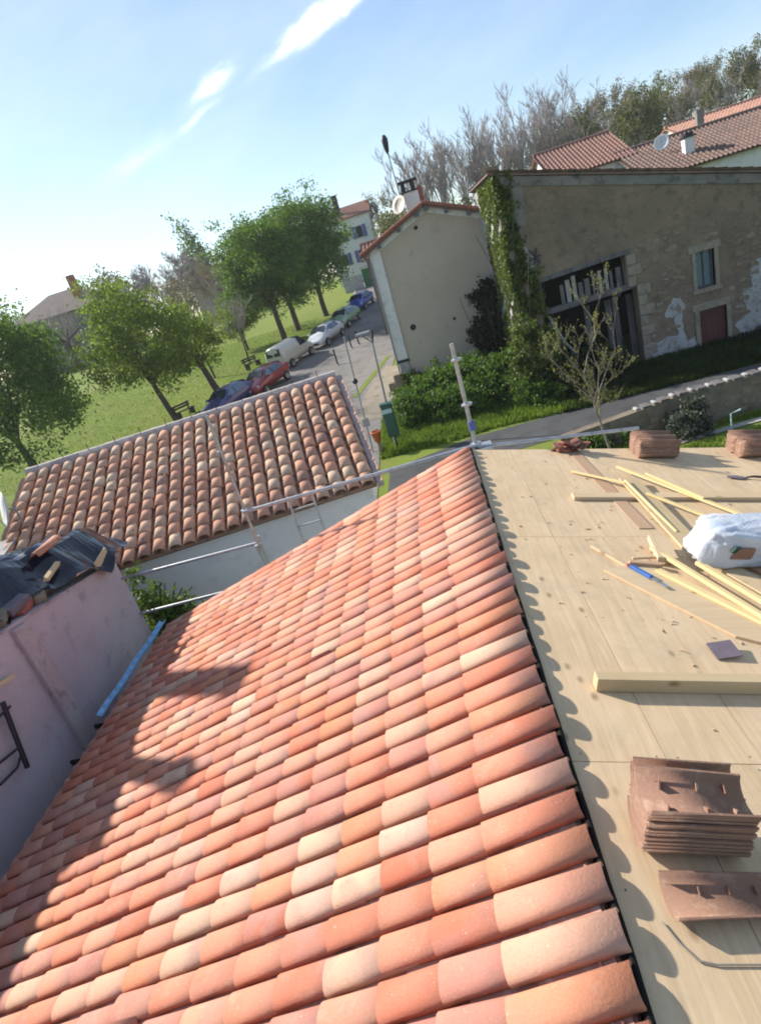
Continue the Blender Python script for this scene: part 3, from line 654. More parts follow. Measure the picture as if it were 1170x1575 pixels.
def dish(name, loc, r, aim, mat, label, pole=0.5):
    t = thing(name, loc, label, 'satellite dish'); q = Vector(aim).to_track_quat('Z','Y').to_matrix().to_4x4()
    b = MB(); b.lathe([(0.001,-0.12*r),(0.35*r,-0.10*r),(0.7*r,-0.02*r),(r,0.12*r),(r*1.01,0.10*r),(0.7*r,-0.05*r),(0.001,-0.16*r)], Matrix.Translation(Vector(loc)) @ q, 20); b.build('reflector', mat, t)
    b = MB(); A = Vector(loc); bk = A - Vector(aim).normalized()*0.12*r; b.tube([bk, bk - Vector(aim).normalized()*0.12, bk - Vector(aim).normalized()*0.12 - Vector((0,0,pole))], 0.02, 6); b.build('bracket', M['grey_metal'], t)
    b = MB(); f_ = A + Vector(aim).normalized()*0.7*r; b.tube([A + q @ Vector((0,-r*0.95,0.1*r)), f_], 0.012, 5); b.tube([f_, f_ + Vector(aim).normalized()*-0.1], 0.035, 6); b.build('feed_arm', M['grey_metal'], t)
    return t
dish('satellite_dish', (-9.15,10.55,4.30), 0.36, (-0.75,-0.75,0.35), M['dish'], 'pale satellite dish seen edge on at the left verge of the outbuilding')
b = MB(); b.prism([(8.6,-0.2),(10.3,-0.2),(10.3,3.75),(8.6,3.3)], -12.5, -9.05, 'x'); b.solo('garden_wall_pier', M['concrete'], 'pale concrete wall at the left edge behind the tarpaulin', 'wall')

# ------------------------------------------------------------------ scaffold between the two roofs
sf = thing('scaffold', (-2.0,7.75,0), 'galvanised tube scaffold standing between the near roof and the outbuilding', 'scaffold')
def pole(name, a, b_, r=0.024, m='galv', n=10, par=None):
    q = MB(); q.tube([a, b_], r, n); return q.build(name, M[m], par or sf)
def collar(p, par, d=(0,0,1), r=0.05):
    q = MB(); mm = Matrix.Translation(p) @ Vector(d).to_track_quat('Z','Y').to_matrix().to_4x4()
    q.lathe([(0.025,-0.012),(r,-0.012),(r,0.012),(0.025,0.012)], mm, 10, False); q.build('collar', M['galv'], par)
s1 = pole('standard', (-3.34,7.75,-0.2), (-3.30,7.75,5.42)); [collar((-3.32,7.75,z), s1) for z in (2.75,3.4,3.98,4.9)]
s2 = pole('standard', (0.13,7.75,-0.2), (0.10,7.75,5.45), 0.028); [collar((0.115,7.75,z), s2, r=0.075) for z in (4.08,4.64,5.24)]
q = MB(); q.lathe([(0.03,4.28),(0.05,4.28),(0.05,4.40),(0.03,4.40)], Matrix.Translation((0.118,7.75,0)), 10, False); q.build('blue_sleeve', M['shutter_blue'], s2)
pole('ledger', (-3.32,7.70,3.97), (0.16,7.70,4.07), 0.03); pole('ledger', (-5.75,7.80,3.37), (-3.32,7.80,3.41)); pole('ledger', (-5.75,7.80,2.71), (-1.0,7.80,2.80))
pole('standard', (-3.31,7.86,3.50), (-3.42,7.86,-0.2), 0.02); pole('standard', (-6.3,7.9,-0.2), (-6.25,7.9,3.6))
pole('brace', (-3.34,7.69,3.42), (-3.22,7.69,2.6), 0.018)
pole('ledger', (0.12,7.68,4.05), (2.2,7.68,3.75), 0.024)
q = MB(); q.box(-0.08,0.32,7.6,7.9,4.00,4.03); q.build('foot_plate', M['galv'], sf)
ld = thing('ladder', (-2.56,7.95,0), 'aluminium ladder leaning against the grey wall of the outbuilding', 'ladder')
for x0, x1 in ((-2.80,-2.74),(-2.42,-2.34)):
    q = MB(); q.bar((x0,8.25,3.84),(x1,7.85,-0.1),0.03,0.06); q.build('rail', M['galv'], ld)
for k in range(14):
    z = 3.62 - k*0.27; t_ = (3.84-z)/3.94; q = MB(); q.tube([(-2.79+0.06*t_,8.25-0.4*t_,z),(-2.42+0.07*t_,8.25-0.4*t_,z+0.02)], 0.015, 6); q.build('rung', M['galv'], ld)

# ------------------------------------------------------------------ things lying on the deck
def deck_obj(o, x, y, h, rz, rx=0, ry=0):
    o.matrix_world = Matrix.Translation(DK(x, y, h)) @ FD.to_3x3().to_4x4() @ Matrix.Rotation(rz,4,'Z') @ Matrix.Rotation(ry,4,'Y') @ Matrix.Rotation(rx,4,'X'); return o
def lath(name, p0, p1, w, h, mat, label, cat='batten', lift=0.0, lift1=None, group=None):
    a_ = Vector((p0[0]/math.cos(a2), p0[1])); b_ = Vector((p1[0]/math.cos(a2), p1[1])); L = (b_-a_).length
    l1 = lift if lift1 is None else lift1
    q = MB(); n_ = 9; V = []; bow = random.uniform(-0.006,0.006)
    for i in range(n_):
        u = i/(n_-1); x = (u-0.5)*L; yy = bow*4*u*(1-u)*L*0.5
        for dy, dz in ((-w/2,0),(w/2,0),(w/2,h),(-w/2,h)): V.append((x, yy+dy*(1+random.uniform(-.02,.02)), dz))
    F = [(0,3,2,1),(4*n_-4,4*n_-3,4*n_-2,4*n_-1)] + [(i*4+k, i*4+(k+1)%4, (i+1)*4+(k+1)%4, (i+1)*4+k) for i in range(n_-1) for k in range(4)]
    q.add(V, F); o = link(name, q.mesh(name), None, mat)
    m_ = (a_+b_)/2; ang = math.atan2(b_.y-a_.y, b_.x-a_.x)
    o.matrix_world = FD @ Matrix.Translation((m_.x, m_.y, (lift+l1)/2+0.003)) @ Matrix.Rotation(ang,4,'Z') @ Matrix.Rotation(-math.atan2(l1-lift, L),4,'Y')
    bm = o.modifiers.new('bevel','BEVEL'); bm.width = min(0.003, h*0.2); bm.limit_method = 'ANGLE'
    return tag(o, label, cat, group)
lath('wood_beam', (0.285,2.74), (1.75,2.72), 0.075, 0.085, M['beam'], 'thick square timber beam lying across the deck above the tile stack', 'beam')
lath('wood_beam', (0.85,5.58), (2.95,5.53), 0.13, 0.035, M['plank'], 'long flat timber with dark scribbled end near the far deck edge', 'beam')
lath('stained_board', (1.22,7.1), (1.30,4.85), 0.13, 0.006, M['stain'], 'thin reddish stained board running down the deck under the battens', 'board')
lath('wide_plank', (1.50,5.98), (1.53,4.45), 0.19, 0.024, M['beam'], 'wide pale plank running from the flat timber toward the plastic bag', 'plank', 0.04, 0.0)
lath('yellow_batten', (1.02,6.33), (1.43,5.83), 0.035, 0.02, M['stick'], 'short yellow batten nearest the tile edge at the far end', 'batten', 0.003, 0.05)
lath('yellow_batten', (1.43,5.86), (1.50,4.72), 0.022, 0.02, M['stick'], 'yellow batten along the edge of the wide pale plank', 'batten', 0.07, 0.02)
lath('yellow_batten', (1.50,6.33), (2.36,4.72), 0.05, 0.022, M['stick'], 'longest yellow batten slanting toward the top of the plastic bag', 'batten', 0.055, 0.03)
lath('yellow_batten', (1.53,5.52), (2.08,4.72), 0.04, 0.022, M['stick'], 'split yellow batten lying below the longest one', 'batten', 0.06, 0.01)
lath('yellow_batten', (1.70,6.05), (2.0,5.38), 0.03, 0.02, M['stick'], 'short yellow batten lying alongside the longest one', 'batten', 0.075, 0.06)
def flatpoly(name, pts, h, mat, label, cat, lift=0.004):
    P = [(x/math.cos(a2), y) for x, y in pts]; cx_ = sum(p_[0] for p_ in P)/len(P); cy_ = sum(p_[1] for p_ in P)/len(P)
    q = MB(); n_ = len(P); V = [(x-cx_, y-cy_, 0) for x, y in P] + [(x-cx_, y-cy_, h) for x, y in P]
    q.add(V, [tuple(range(n_-1,-1,-1)), tuple(range(n_,2*n_))] + [(i,(i+1)%n_,n_+(i+1)%n_,n_+i) for i in range(n_)])
    o = link(name, q.mesh(name), None, mat); o.matrix_world = FD @ Matrix.Translation((cx_, cy_, lift)); return tag(o, label, cat)
flatpoly('tapered_board', [(0.72,4.08),(1.27,3.22),(1.75,2.95),(1.5,3.55),(1.05,4.2)], 0.018, M['plank'], 'wide tapered board with a pale cut edge below the blue tool', 'board')
lath('yellow_batten', (0.74,4.50), (0.93,4.10), 0.03, 0.02, M['plank'], 'short pale batten pointing up from the tip of the tapered board', 'batten')
lath('yellow_batten', (1.16,4.36), (1.72,2.85), 0.045, 0.028, M['stick'], 'long yellow batten crossing the tapered board to the right edge', 'batten', 0.05, 0.025)
lath('yellow_batten', (1.10,4.05), (1.62,3.15), 0.06, 0.022, M['stick'], 'broad yellow batten directly left of the long crossing one', 'batten', 0.02, 0.02)
lath('yellow_batten', (1.40,4.10), (1.72,3.18), 0.05, 0.03, M['stick'], 'yellow batten just below the plastic bag', 'batten', 0.055, 0.05)
lath('pale_plank', (1.62,4.05), (1.98,3.05), 0.17, 0.024, M['plank'], 'pale plank emerging from under the plastic bag', 'plank', 0.02, 0.02)
lath('pale_plank', (1.85,4.2), (2.35,3.05), 0.16, 0.03, M['stain'], 'shaded brown plank beneath the plastic bag at the right edge', 'plank', 0.0, 0.0)
lath('wood_block', (1.26,4.52), (1.22,4.18), 0.15, 0.05, M['plank'], 'short plank block beside the left end of the plastic bag', 'block', 0.05, 0.02)
lath('wood_block', (0.93,4.17), (1.16,4.13), 0.05, 0.035, M['stain'], 'small dark brown offcut behind the blue tool', 'block', 0.01)
lath('wood_block', (0.97,4.22), (1.15,4.24), 0.02, 0.02, M['plank'], 'thin pale offcut behind the blue tool', 'block', 0.03)
bt = thing('blue_handled_saw', (0,0,0), 'blue handled saw lying on the tapered board', 'saw')
q = MB(); q.box(-0.14,0.06,-0.018,0.018,0,0.028); q.build('handle', M['tool_blue'], bt, 0.006)
q = MB(); q.add([(0.06,-0.016,0.012),(0.2,-0.03,0.012),(0.22,0.0,0.012),(0.06,0.016,0.012),(0.06,-0.016,0.016),(0.2,-0.03,0.016),(0.22,0.0,0.016),(0.06,0.016,0.016)], [(3,2,1,0),(4,5,6,7),(0,1,5,4),(1,2,6,5),(2,3,7,6),(3,0,4,7)]); q.build('blade', M['galv'], bt)
q = MB(); q.box(-0.165,-0.14,-0.016,0.016,0.002,0.026); q.build('cap', M['paint_red'], bt, 0.004)
deck_obj(bt, 0.985, 3.98, 0.025, R(-62))
tr = thing('trowel', (0,0,0), 'dark trowel lying near the far right of the deck', 'trowel')
q = MB(); q.add([(-0.16,-0.03,0.01),(-0.05,-0.05,0.01),(0.03,-0.015,0.01),(0.03,0.015,0.01),(-0.05,0.05,0.01),(-0.16,0.03,0.01)]+[(-0.16,-0.03,0.014),(-0.05,-0.05,0.014),(0.03,-0.015,0.014),(0.03,0.015,0.014),(-0.05,0.05,0.014),(-0.16,0.03,0.014)], [(5,4,3,2,1,0),(6,7,8,9,10,11)]+[(i,(i+1)%6,6+(i+1)%6,6+i) for i in range(6)]); q.build('blade', M['slate'], tr)
q = MB(); q.tube([(0.02,0,0.014),(0.08,0,0.03),(0.26,0,0.03)], [0.008,0.012,0.016], 8); q.build('handle', M['bench_wood'], tr)
deck_obj(tr, 2.72, 6.1, 0.002, R(-12))
q = MB(); q.box(-0.075,0.075,-0.07,0.07,0,0.008); o = link('slate_tile', q.mesh('slate_tile'), None, M['slate']); tag(o, 'square purple grey slate lying behind the thick beam', 'slate'); deck_obj(o, 1.13, 3.07, 0.022, R(4), R(6), R(-8))

# stacks of nested channel tiles
def trough(L=0.45, w=0.21, h=0.075, th=0.014, seg=8):
    V = []; F = []; S = []; m_ = seg+1
    for x, k_ in ((-L/2,1.0),(L/2,0.86)):
        for inn in (0,1):
            for k in range(m_):
                an = math.pi*k/seg; V.append((x, -math.cos(an)*(w/2*k_-th*inn*0.6), h - math.sin(an)*(h-th*inn)))
    for k in range(seg):
        F += [(2*m_+k,2*m_+k+1,k+1,k),(m_+k+1,3*m_+k+1,3*m_+k,m_+k),(3*m_+k,3*m_+k+1,2*m_+k+1,2*m_+k),(k+1,m_+k+1,m_+k,k)]; S += [True,True,False,False]
    F += [(m_,3*m_,2*m_,0),(2*m_+seg,3*m_+seg,m_+seg,seg)]; S += [False,False]
    return V, F, S
tme = mesh_of('channel_tile', *trough(), M['clay_stack'])
nib = MB(); nib.add(*lumpbox((0,0,0), 0.008, 0.018, 0.03, (0,0,0), 0.1)); nme = nib.mesh('nib'); nme.materials.append(M['clay_stack'])
def stack(x, y, rz, n, rows, label, group, nibs=True, sc_=(1,1,1), extra=False):
    t = thing('tile_stack', (0,0,0), label, 'tile stack', group)
    for r_ in range(rows):
        for k in range(n):
            o = link('channel_tile', tme, t); o.location = (random.gauss(0,0.004), r_*0.19+random.gauss(0,0.003), k*0.0205); o.rotation_euler = (random.gauss(0,0.006), random.gauss(0,0.003), random.gauss(0,0.004))
            if nibs and k == n-1:
                for sx in (-0.13,0.03,0.15):
                    for sy in (-0.045,0.05):
                        c = link('nib', nme, o); c.location = (sx, sy, 0.032); c.rotation_euler = (0.9 if sy < 0 else -0.9, 0, random.uniform(-.2,.2))
    if extra:
        for yy, zz, rx_ in ((0.105,n*0.0205-0.055,0.25),(0.12,n*0.0205-0.10,0.3)):
            o = link('channel_tile', tme, t); o.location = (0.015,yy,zz); o.rotation_euler = (rx_,0,0.03); o.scale = (0.98,0.8,0.8)
            for sx in (-0.12,0.02,0.14): c = link('nib', nme, o); c.location = (sx, 0.05, 0.032); c.rotation_euler = (-0.9,0,0)
    deck_obj(t, x, y, 0.003, rz); t.scale = sc_
    return t
stack(0.385, 1.79, R(-4), 11, 1, 'double stack of nested brown clay tiles nearest the camera on the deck', 'stacks of brown tiles on the deck', True, (0.92,1.15,1.0), True)
stack(2.10, 6.85, R(-1), 9, 2, 'stack of brown tiles at the far deck edge, left of the two', 'stacks of brown tiles on the deck', False)
stack(3.22, 6.84, R(1), 9, 2, 'stack of brown tiles at the far deck edge, cut by the right border', 'stacks of brown tiles on the deck', False)
o = link('channel_tile', tme); deck_obj(o, 0.415, 1.515, 0.004, R(2)); o.scale = (0.95,0.9,0.8); tag(o, 'single upturned brown tile lying in front of the near tile stack', 'roof tile')
for sx in (-0.08,0.04,0.15): c = link('nib', nme, o); c.location = (sx,0.04,0.028); c.rotation_euler = (-0.9,0,0.1)
q = MB(); P_ = [(0.17,1.44),(0.20,1.37),(0.245,1.31),(0.3,1.30),(0.45,1.305),(0.75,1.32)]
q.tube([DK(x,y,0.006) for x, y in P_], 0.0035, 5); q.solo('packing_strap', M['strap'], 'thin grey packing strap curving over the deck in the bottom right corner', 'strap')
for x, y, lb in ((0.30,1.60,'dark clay crumb on the deck left of the near tile stack'),(0.50,1.585,'dark clay crumb on the deck below the near tile stack')):
    q = MB(); q.add(*lumpbox(DK(x,y,0.008), 0.035, 0.025, 0.016, (0.2,0.1,0.5), 0.35)); q.solo('clay_crumb', M['dark_fin'], lb, 'rubble')
hp = thing('broken_tile_heap', DK(1.2,7.36,0), 'small heap of broken red tiles at the far edge of the deck', 'tile heap')
for k in range(16):
    q = MB(); q.add(*lumpbox(DK(1.2+random.gauss(0,0.08), 7.10+random.gauss(0,0.05), 0.03+random.random()*0.12*(1-k/24)), 0.13, 0.09, 0.02, (random.uniform(-.6,.6),random.uniform(-.6,.6),random.random()*3), 0.25)); q.build('tile_shard', M['roof_edge'], hp)

q = MB(); random.seed(44)
for k in range(110):                                   # chips, shavings and crumbs on the boards
    if k < 80: x, y = random.gauss(1.2,0.45), random.gauss(4.1,0.8)
    else: x, y = random.uniform(0.1,2.4), random.uniform(1.2,7.0)
    if x < 0.08: continue
    l_ = random.uniform(0.008,0.04); q.add(*lumpbox(DK(x,y,0.005), l_, random.uniform(0.004,0.012), 0.004, (0,R(14),random.random()*6), 0.4))
q.solo('wood_chips', M['stain'], 'loose wood chips and crumbs scattered over the deck', 'wood chips', kind='stuff')
# plastic bag of rubble
bg_ = thing('plastic_bag', (0,0,0), 'bulging white plastic rubble bag lying among the battens at the right', 'bag')
KB = [(random.uniform(6,26), random.uniform(0,6.28), random.uniform(0,6.28), random.uniform(0.2,1)) for _ in range(9)]
V = []; F = []; nu, nv = 56, 28
for j in range(nv+1):
    th_ = math.pi*j/nv
    for i in range(nu):
        ph = 2*math.pi*i/nu; n_ = Vector((math.sin(th_)*math.cos(ph), math.sin(th_)*math.sin(ph), math.cos(th_)))
        r_ = 0.95 + 0.07*math.sin(2*ph+1)*math.sin(th_) + 0.07*math.sin(3.1*n_.x+2.2*n_.z*2) + fold(n_.x*0.6+n_.z*0.5, n_.y*0.7-n_.z*0.4, 0.045, KB)
        sq = lambda c_, e_: math.copysign(abs(c_)**e_, c_)
        x = sq(n_.x,0.5)*0.40*r_; y = sq(n_.y,0.6)*0.21*r_; z = 0.15 + sq(n_.z,0.65)*0.16*r_*(1.0+0.1*n_.x)
        V.append((x, y, max(0.004+0.004*math.sin(i), z)))
for j in range(nv):
    for i in range(nu): F.append((j*nu+i, (j+1)*nu+i, (j+1)*nu+(i+1)%nu, j*nu+(i+1)%nu))
q = MB(); q.add(V, F, True); q.build('bag_film', M['bag'], bg_)
q = MB(); q.add(*lumpbox((-0.19,-0.205,0.14), 0.15, 0.03, 0.11, (0.35,0.1,0.1), 0.3)); q.build('tile_fragment', M['clay_stack'], bg_, 0.01)
q = MB(); q.add(*lumpbox((-0.25,-0.215,0.175), 0.09, 0.02, 0.06, (0.5,0.3,0.4), 0.2)); q.build('green_print', M['green_box'], bg_, 0.006)
deck_obj(bg_, 1.84, 4.24, 0.05, R(4))

# ------------------------------------------------------------------ buildings beyond
def ripple_roof(p0, p1, down, L, sp=0.24, amp=0.055, th=0.1):
    p0 = Vector(p0); p1 = Vector(p1); dn = Vector(down).normalized(); ax = (p1-p0); n = max(2, int(ax.length/sp)); nr = ax.normalized().cross(dn).normalized()
    if nr.z < 0: nr = -nr
    V = []; F = []; ns = n*6+1; rows = max(3, int(L/0.42)); prof = []
    for r_ in range(rows): prof += [(r_/rows*L, 0.0), ((r_+0.985)/rows*L, 0.028)]
    for l_, h_ in prof:
        for i in range(ns):
            w = i/6*2*math.pi; V.append(p0 + ax*(i/(ns-1)) + dn*l_ + nr*(h_ + amp*max(-0.5, math.cos(w))))
    m = len(prof)
    for j in range(m-1):
        for i in range(ns-1): F.append((j*ns+i, j*ns+i+1, (j+1)*ns+i+1, (j+1)*ns+i))
    q = MB(); q.add(V, F, False)
    c = [p0 - nr*th, p1 - nr*th, p1 + dn*L - nr*th, p0 + dn*L - nr*th]
    c2 = [v_ + nr*(th-0.035) for v_ in c]; q.add(c + c2, [(3,2,1,0),(0,1,5,4),(1,2,6,5),(2,3,7,6),(3,0,4,7)])
    return q
# beige gable house
bh = thing('beige_gable_house', (1.0,35,gzf(1,31)), 'beige rendered house with plain gable wall and pale corner pilaster', 'house')
XL, XR, ZE, ZA, XA, YF, YB = -1.95, 3.92, 7.08, 8.25, 0.98, 30.0, 40.0
b = MB(); b.prism([(XL,0),(XR,0),(XR,ZE),(XA,ZA),(XL,ZE)], YF, YB); b.build('wall', M['beige'], bh)
b = MB(); b.prism([(XL-0.02,2.0),(XL+0.52,2.0),(XL+0.52,ZE+0.05),(XL-0.02,ZE-0.12)], YF-0.07, YF-0.003); b.build('corner_pilaster', M['white_render'], bh)
b = MB(); b.box(XL-0.04,XL+0.56,YF-0.10,YF-0.002,1.86,1.998); b.build('pilaster_band', M['dark_metal'], bh)
b = MB(); b.box(XL+0.05,XL+0.48,YF-0.09,YF-0.004,0.3,1.855); b.build('pilaster_foot', M['white_patch'], bh)
sl = (ZA-ZE)/(XA-XL)
for sgn, xe in ((-1,XL-0.38),(1,XR+0.1)):
    L = math.hypot(xe-XA, (xe-XA)*sl)
    rf = ripple_roof((XA,YF-0.32,ZA+0.15), (XA,YB+0.3,ZA+0.15), (sgn,0,-sl), L).build('roof', M['roof_red'], bh)
    n_ = 14
    for k in range(n_):
        u0 = L*k/n_; dn = Vector((sgn,0,-sl)).normalized(); a_ = Vector((XA,YF-0.36,ZA+0.19)) + dn*u0; b = MB(); b.tube([a_, a_+dn*(L/n_+0.03)], [0.075,0.088], 8); b.build('verge_tile', M['roof_edge'], rf)
b = MB()
for sgn, xe in ((-1,XL+0.05),(1,XR-0.05)):
    b.prism([(XA,ZA+0.04),(xe,ZE+0.04),(xe,ZE-0.20),(XA,ZA-0.20)] if sgn > 0 else [(xe,ZE+0.04),(XA,ZA+0.04),(XA,ZA-0.20),(xe,ZE-0.20)], YF-0.035, YF-0.002)
b.build('gable_band', M['white_render'], bh)
for x in (-2.15,-1.4,-0.35,0.6,1.05,1.9,2.85,3.7):
    z = ZA - abs(x-XA)*sl; b = MB(); b.box(x-0.08,x+0.08,YF-0.34,YF-0.04,z-0.14,z+0.08); b.build('purlin_end', M['old_wood'], bh)
for x, z, r_ in ((-0.82,3.36,0.14),(1.2,3.2,0.07),(0.42,7.55,0.09)):
    b = MB(); b.lathe([(0.0,0.0),(r_,0.0),(r_,0.03)], Matrix.Translation((x,YF-0.031,z)) @ Matrix.Rotation(R(-90),4,'X'), 12); b.build('wall_vent', M['dark_in'], bh)
b = MB(); b.tube([(XR-0.06,YF-0.1,ZE-0.1),(XR-0.06,YF-0.1,1.5)], 0.055, 8); b.build('downpipe', M['grey_metal'], bh)
b = MB(); b.tube([(XL-0.3,YF-0.3,ZE-0.1),(XL-0.02,YF-0.12,ZE-0.35),(XL-0.06,YF-0.12,0.6)], 0.04, 8); b.build('downpipe', M['grey_metal'], bh)
b = MB(); b.box(0.25,0.95,31.6,32.3,7.9,9.15); c_ = b.build('chimney', M['white_render'], bh)
b = MB(); b.box(0.951,1.15,31.65,32.25,8.0,9.3); b.build('chimney_brick', M['brick'], c_)
b = MB(); b.box(0.15,0.95,31.55,32.35,9.151,9.22); b.box(0.2,0.4,31.7,32.2,9.221,9.55); b.box(0.65,0.85,31.7,32.2,9.221,9.6); b.box(0.1,1.0,31.6,32.3,9.6,9.68); b.build('chimney_cowl', M['dark_metal'], c_)
dish('satellite_dish', (-0.05,31.5,8.75), 0.42, (-0.8,-0.9,0.45), M['dish_cream'], 'cream satellite dish beside the chimney of the beige house', 0.8)
an = thing('roof_mast', (0.1,32,8.2), 'thin roof mast with a dark head above the beige house', 'mast')
b = MB(); b.tube([(0.12,32,8.2),(0.0,32,11.3)], 0.03, 6); b.build('pole', M['grey_metal'], an)
b = MB(); b.lathe([(0.02,10.95),(0.09,11.1),(0.14,11.4),(0.15,11.6),(0.08,11.75),(0.0,11.78)], Matrix.Translation((0,32,0)), 10); b.build('head', M['dark_metal'], an)
b = MB(); b.box(-2.35,-1.96,29.4,29.9,0.4,1.45); b.box(-2.7,-2.36,29.5,29.85,0.4,1.1); b.solo('ochre_stub_wall', M['rubble'], 'low ochre stub of wall at the foot of the pale pilaster', 'wall', bevel=0.05)

# big rubble barn
bn = thing('stone_barn', (8.6,27,gzf(8,24)), 'tall shaded rubble stone barn with dark open bay', 'barn')
Y1, Y2 = 24.0, 30.5
def ztop(x): return 8.2 - 0.282*(x-3.3)
X0, X1 = 3.3, 16.0
wl = MB()
def wpiece(x0, x1, z0, z1=None):
    wl.prism([(x0,z0),(x1,z0),(x1,ztop(x1) if z1 is None else z1),(x0,ztop(x0) if z1 is None else z1)], Y1, Y1+0.55)
wpiece(X0,4.22,-0.2); wpiece(4.22,7.42,4.42); wpiece(7.42,7.72,3.2); wpiece(7.72,9.85,-0.2); wpiece(9.85,10.5,3.72); wpiece(9.85,10.5,1.62,2.42); wpiece(10.5,10.82,1.62); wpiece(9.85,10.82,-0.2,0.12); wpiece(10.82,X1,-0.2)
w_ = wl.build('wall', M['barn_wall'], bn)
b = MB(); b.prism([(Y1+0.55,-0.2),(Y2,-0.2),(Y2,ztop(X0)-0.02),(Y1+0.55,ztop(X0)-0.02)], X0, X0+0.5, 'x'); b.build('side_wall', M['white_patch'], bn)
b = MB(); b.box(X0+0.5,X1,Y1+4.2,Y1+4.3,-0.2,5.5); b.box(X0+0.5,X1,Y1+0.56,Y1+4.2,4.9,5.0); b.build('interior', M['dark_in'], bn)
rfb = ripple_roof((X0-0.15,Y1-0.12,ztop(X0-0.15)+0.12), (X0-0.15,Y2+0.2,ztop(X0-0.15)+0.12), (1,0,-0.282), 13.4).build('roof', M['roof_brown'], bn)
b = MB(); b.prism([(X0,ztop(X0)-0.32),(X1,ztop(X1)-0.32),(X1,ztop(X1)-0.005),(X0,ztop(X0)-0.005)], Y1-0.045, Y1-0.003); b.build('render_band', M['grey_patch'], bn)
b = MB(); b.prism([(X0-0.02,5.7),(X0+0.85,6.3),(X0+0.95,ztop(X0+0.95)-0.33),(X0-0.02,ztop(X0)-0.33)], Y1-0.03, Y1-0.004); b.build('render_patch', M['grey_patch'], bn)
def blob(cx_, cz_, rx, rz_, y, n_=26, k=3):
    ph = [random.uniform(0,6.28) for _ in range(5)]; P_ = []
    for i in range(n_):
        an_ = 2*math.pi*i/n_; r_ = 1 + 0.22*math.sin(2*an_+ph[0]) + 0.18*math.sin(3*an_+ph[1]) + 0.1*math.sin(7*an_+ph[2]); P_.append((cx_+rx*r_*math.cos(an_), cz_+rz_*r_*math.sin(an_)))
    q = MB(); q.prism(P_, y, Y1-0.002); return q
for k, (cx_, cz_, rx, rz_) in enumerate([(3.75,6.3,0.4,0.9),(3.95,5.2,0.25,0.5),(9.0,2.0,0.3,0.35),(9.1,1.5,0.18,0.4),(12.5,2.4,0.6,1.2),(12.6,1.2,1.1,0.7),(11.7,0.75,0.5,0.45)]):
    blob(cx_, cz_, rx, rz_, Y1-0.012-0.002*k).build('render_patch', M['white_patch' if k != 0 else 'grey_patch'], bn)
P_ = [(7.74,0.0),(9.7,0.05),(9.62,0.75),(9.35,0.62),(9.2,1.25),(9.0,0.95),(8.6,1.02),(8.3,0.88),(8.0,0.95),(7.74,0.98)]
b = MB(); b.prism(P_, Y1-0.03, Y1-0.003); b.build('render_patch', M['white_patch'], bn)
# open bay: beam, lintel, hanging boards
b = MB(); b.bar((4.1,Y1+0.2,3.12),(7.75,Y1+0.2,3.22),0.3,0.2); b.build('beam', M['old_wood'], bn)
b = MB(); b.bar((4.1,Y1+0.1,4.33),(7.6,Y1+0.1,4.46),0.28,0.16); b.build('lintel', M['old_wood'], bn)
for k, x in enumerate(np.arange(4.3, 7.4, 0.235)):
    mt = 'pale_wood' if k in (4,5,9,10) else 'old_wood'
    if mt == 'old_wood' and random.random() < 0.2: continue
    h = random.uniform(0.6,1.05); x = float(x) + random.uniform(-.06,.06); w = random.uniform(0.07,0.2)
    b = MB(); b.box(x,x+w,Y1+0.17+0.02*(k%2),Y1+0.2+0.02*(k%2),3.24,3.24+h); b.build('board', M[mt], bn)
for k in (0,3,4,6):
    x = 5.9+k*0.27; b = MB(); b.box(x,x+0.22,Y1+0.75,Y1+0.79,0.1,2.85+0.04*(k%3)); b.build('bay_board', M['old_wood'], bn)
b = MB(); b.tube([(4.5,Y1+0.4,2.9),(4.9,Y1+0.3,1.8),(5.3,Y1+0.3,1.2)],0.06,6); b.build('prop', M['pale_wood'], bn)
for k in range(11):
    z = 0.15 + k*0.38; w = 0.3 + 0.22*(k % 2) + random.uniform(-.04,.04); b = MB(); b.add(*lumpbox((7.72+w/2 if z < 3.0 else 7.44+w/2, Y1-0.005, z+0.19), w, 0.1, 0.36, (0,0,0), 0.05)); b.build('quoin', M['stone'], bn, 0.02)
for k in range(20):
    z = 0.2 + k*0.39; w = 0.32 + 0.2*(k % 2)
    if z > 7.6: break
    b = MB(); b.add(*lumpbox((X0+w/2-0.02, Y1-0.0, z+0.19), w, 0.09, 0.36, (0,0,0), 0.05)); b.build('quoin', M['stone'], bn, 0.02)
it = MB(); it.bar((4.12,Y1-0.05,5.45),(4.42,Y1-0.05,4.95),0.04,0.06); it.bar((4.08,Y1-0.055,5.12),(4.48,Y1-0.055,5.22),0.04,0.06); it.bar((4.36,Y1-0.06,5.5),(4.2,Y1-0.06,4.92),0.04,0.06); it.build('iron_tie', M['dark_metal'], bn)
win = MB(); win.box(9.72,9.85,Y1-0.05,Y1+0.3,2.42,3.72); win.box(10.5,10.64,Y1-0.05,Y1+0.3,2.42,3.72); win.box(9.6,10.72,Y1-0.06,Y1+0.28,3.722,3.98); win.box(9.66,10.7,Y1-0.09,Y1+0.28,2.26,2.418); wf = win.build('window', M['stone'], bn, 0.015)
b = MB(); b.box(9.852,10.498,Y1+0.22,Y1+0.24,2.421,3.718); b.build('pane', M['glass_blue'], wf)
b = MB(); b.box(9.856,9.90,Y1+0.15,Y1+0.215,2.425,3.71); b.box(10.45,10.494,Y1+0.15,Y1+0.215,2.425,3.71); b.box(9.905,10.445,Y1+0.15,Y1+0.215,2.43,2.48); b.box(10.16,10.19,Y1+0.16,Y1+0.21,2.485,3.7); b.build('frame', M['old_wood'], wf)
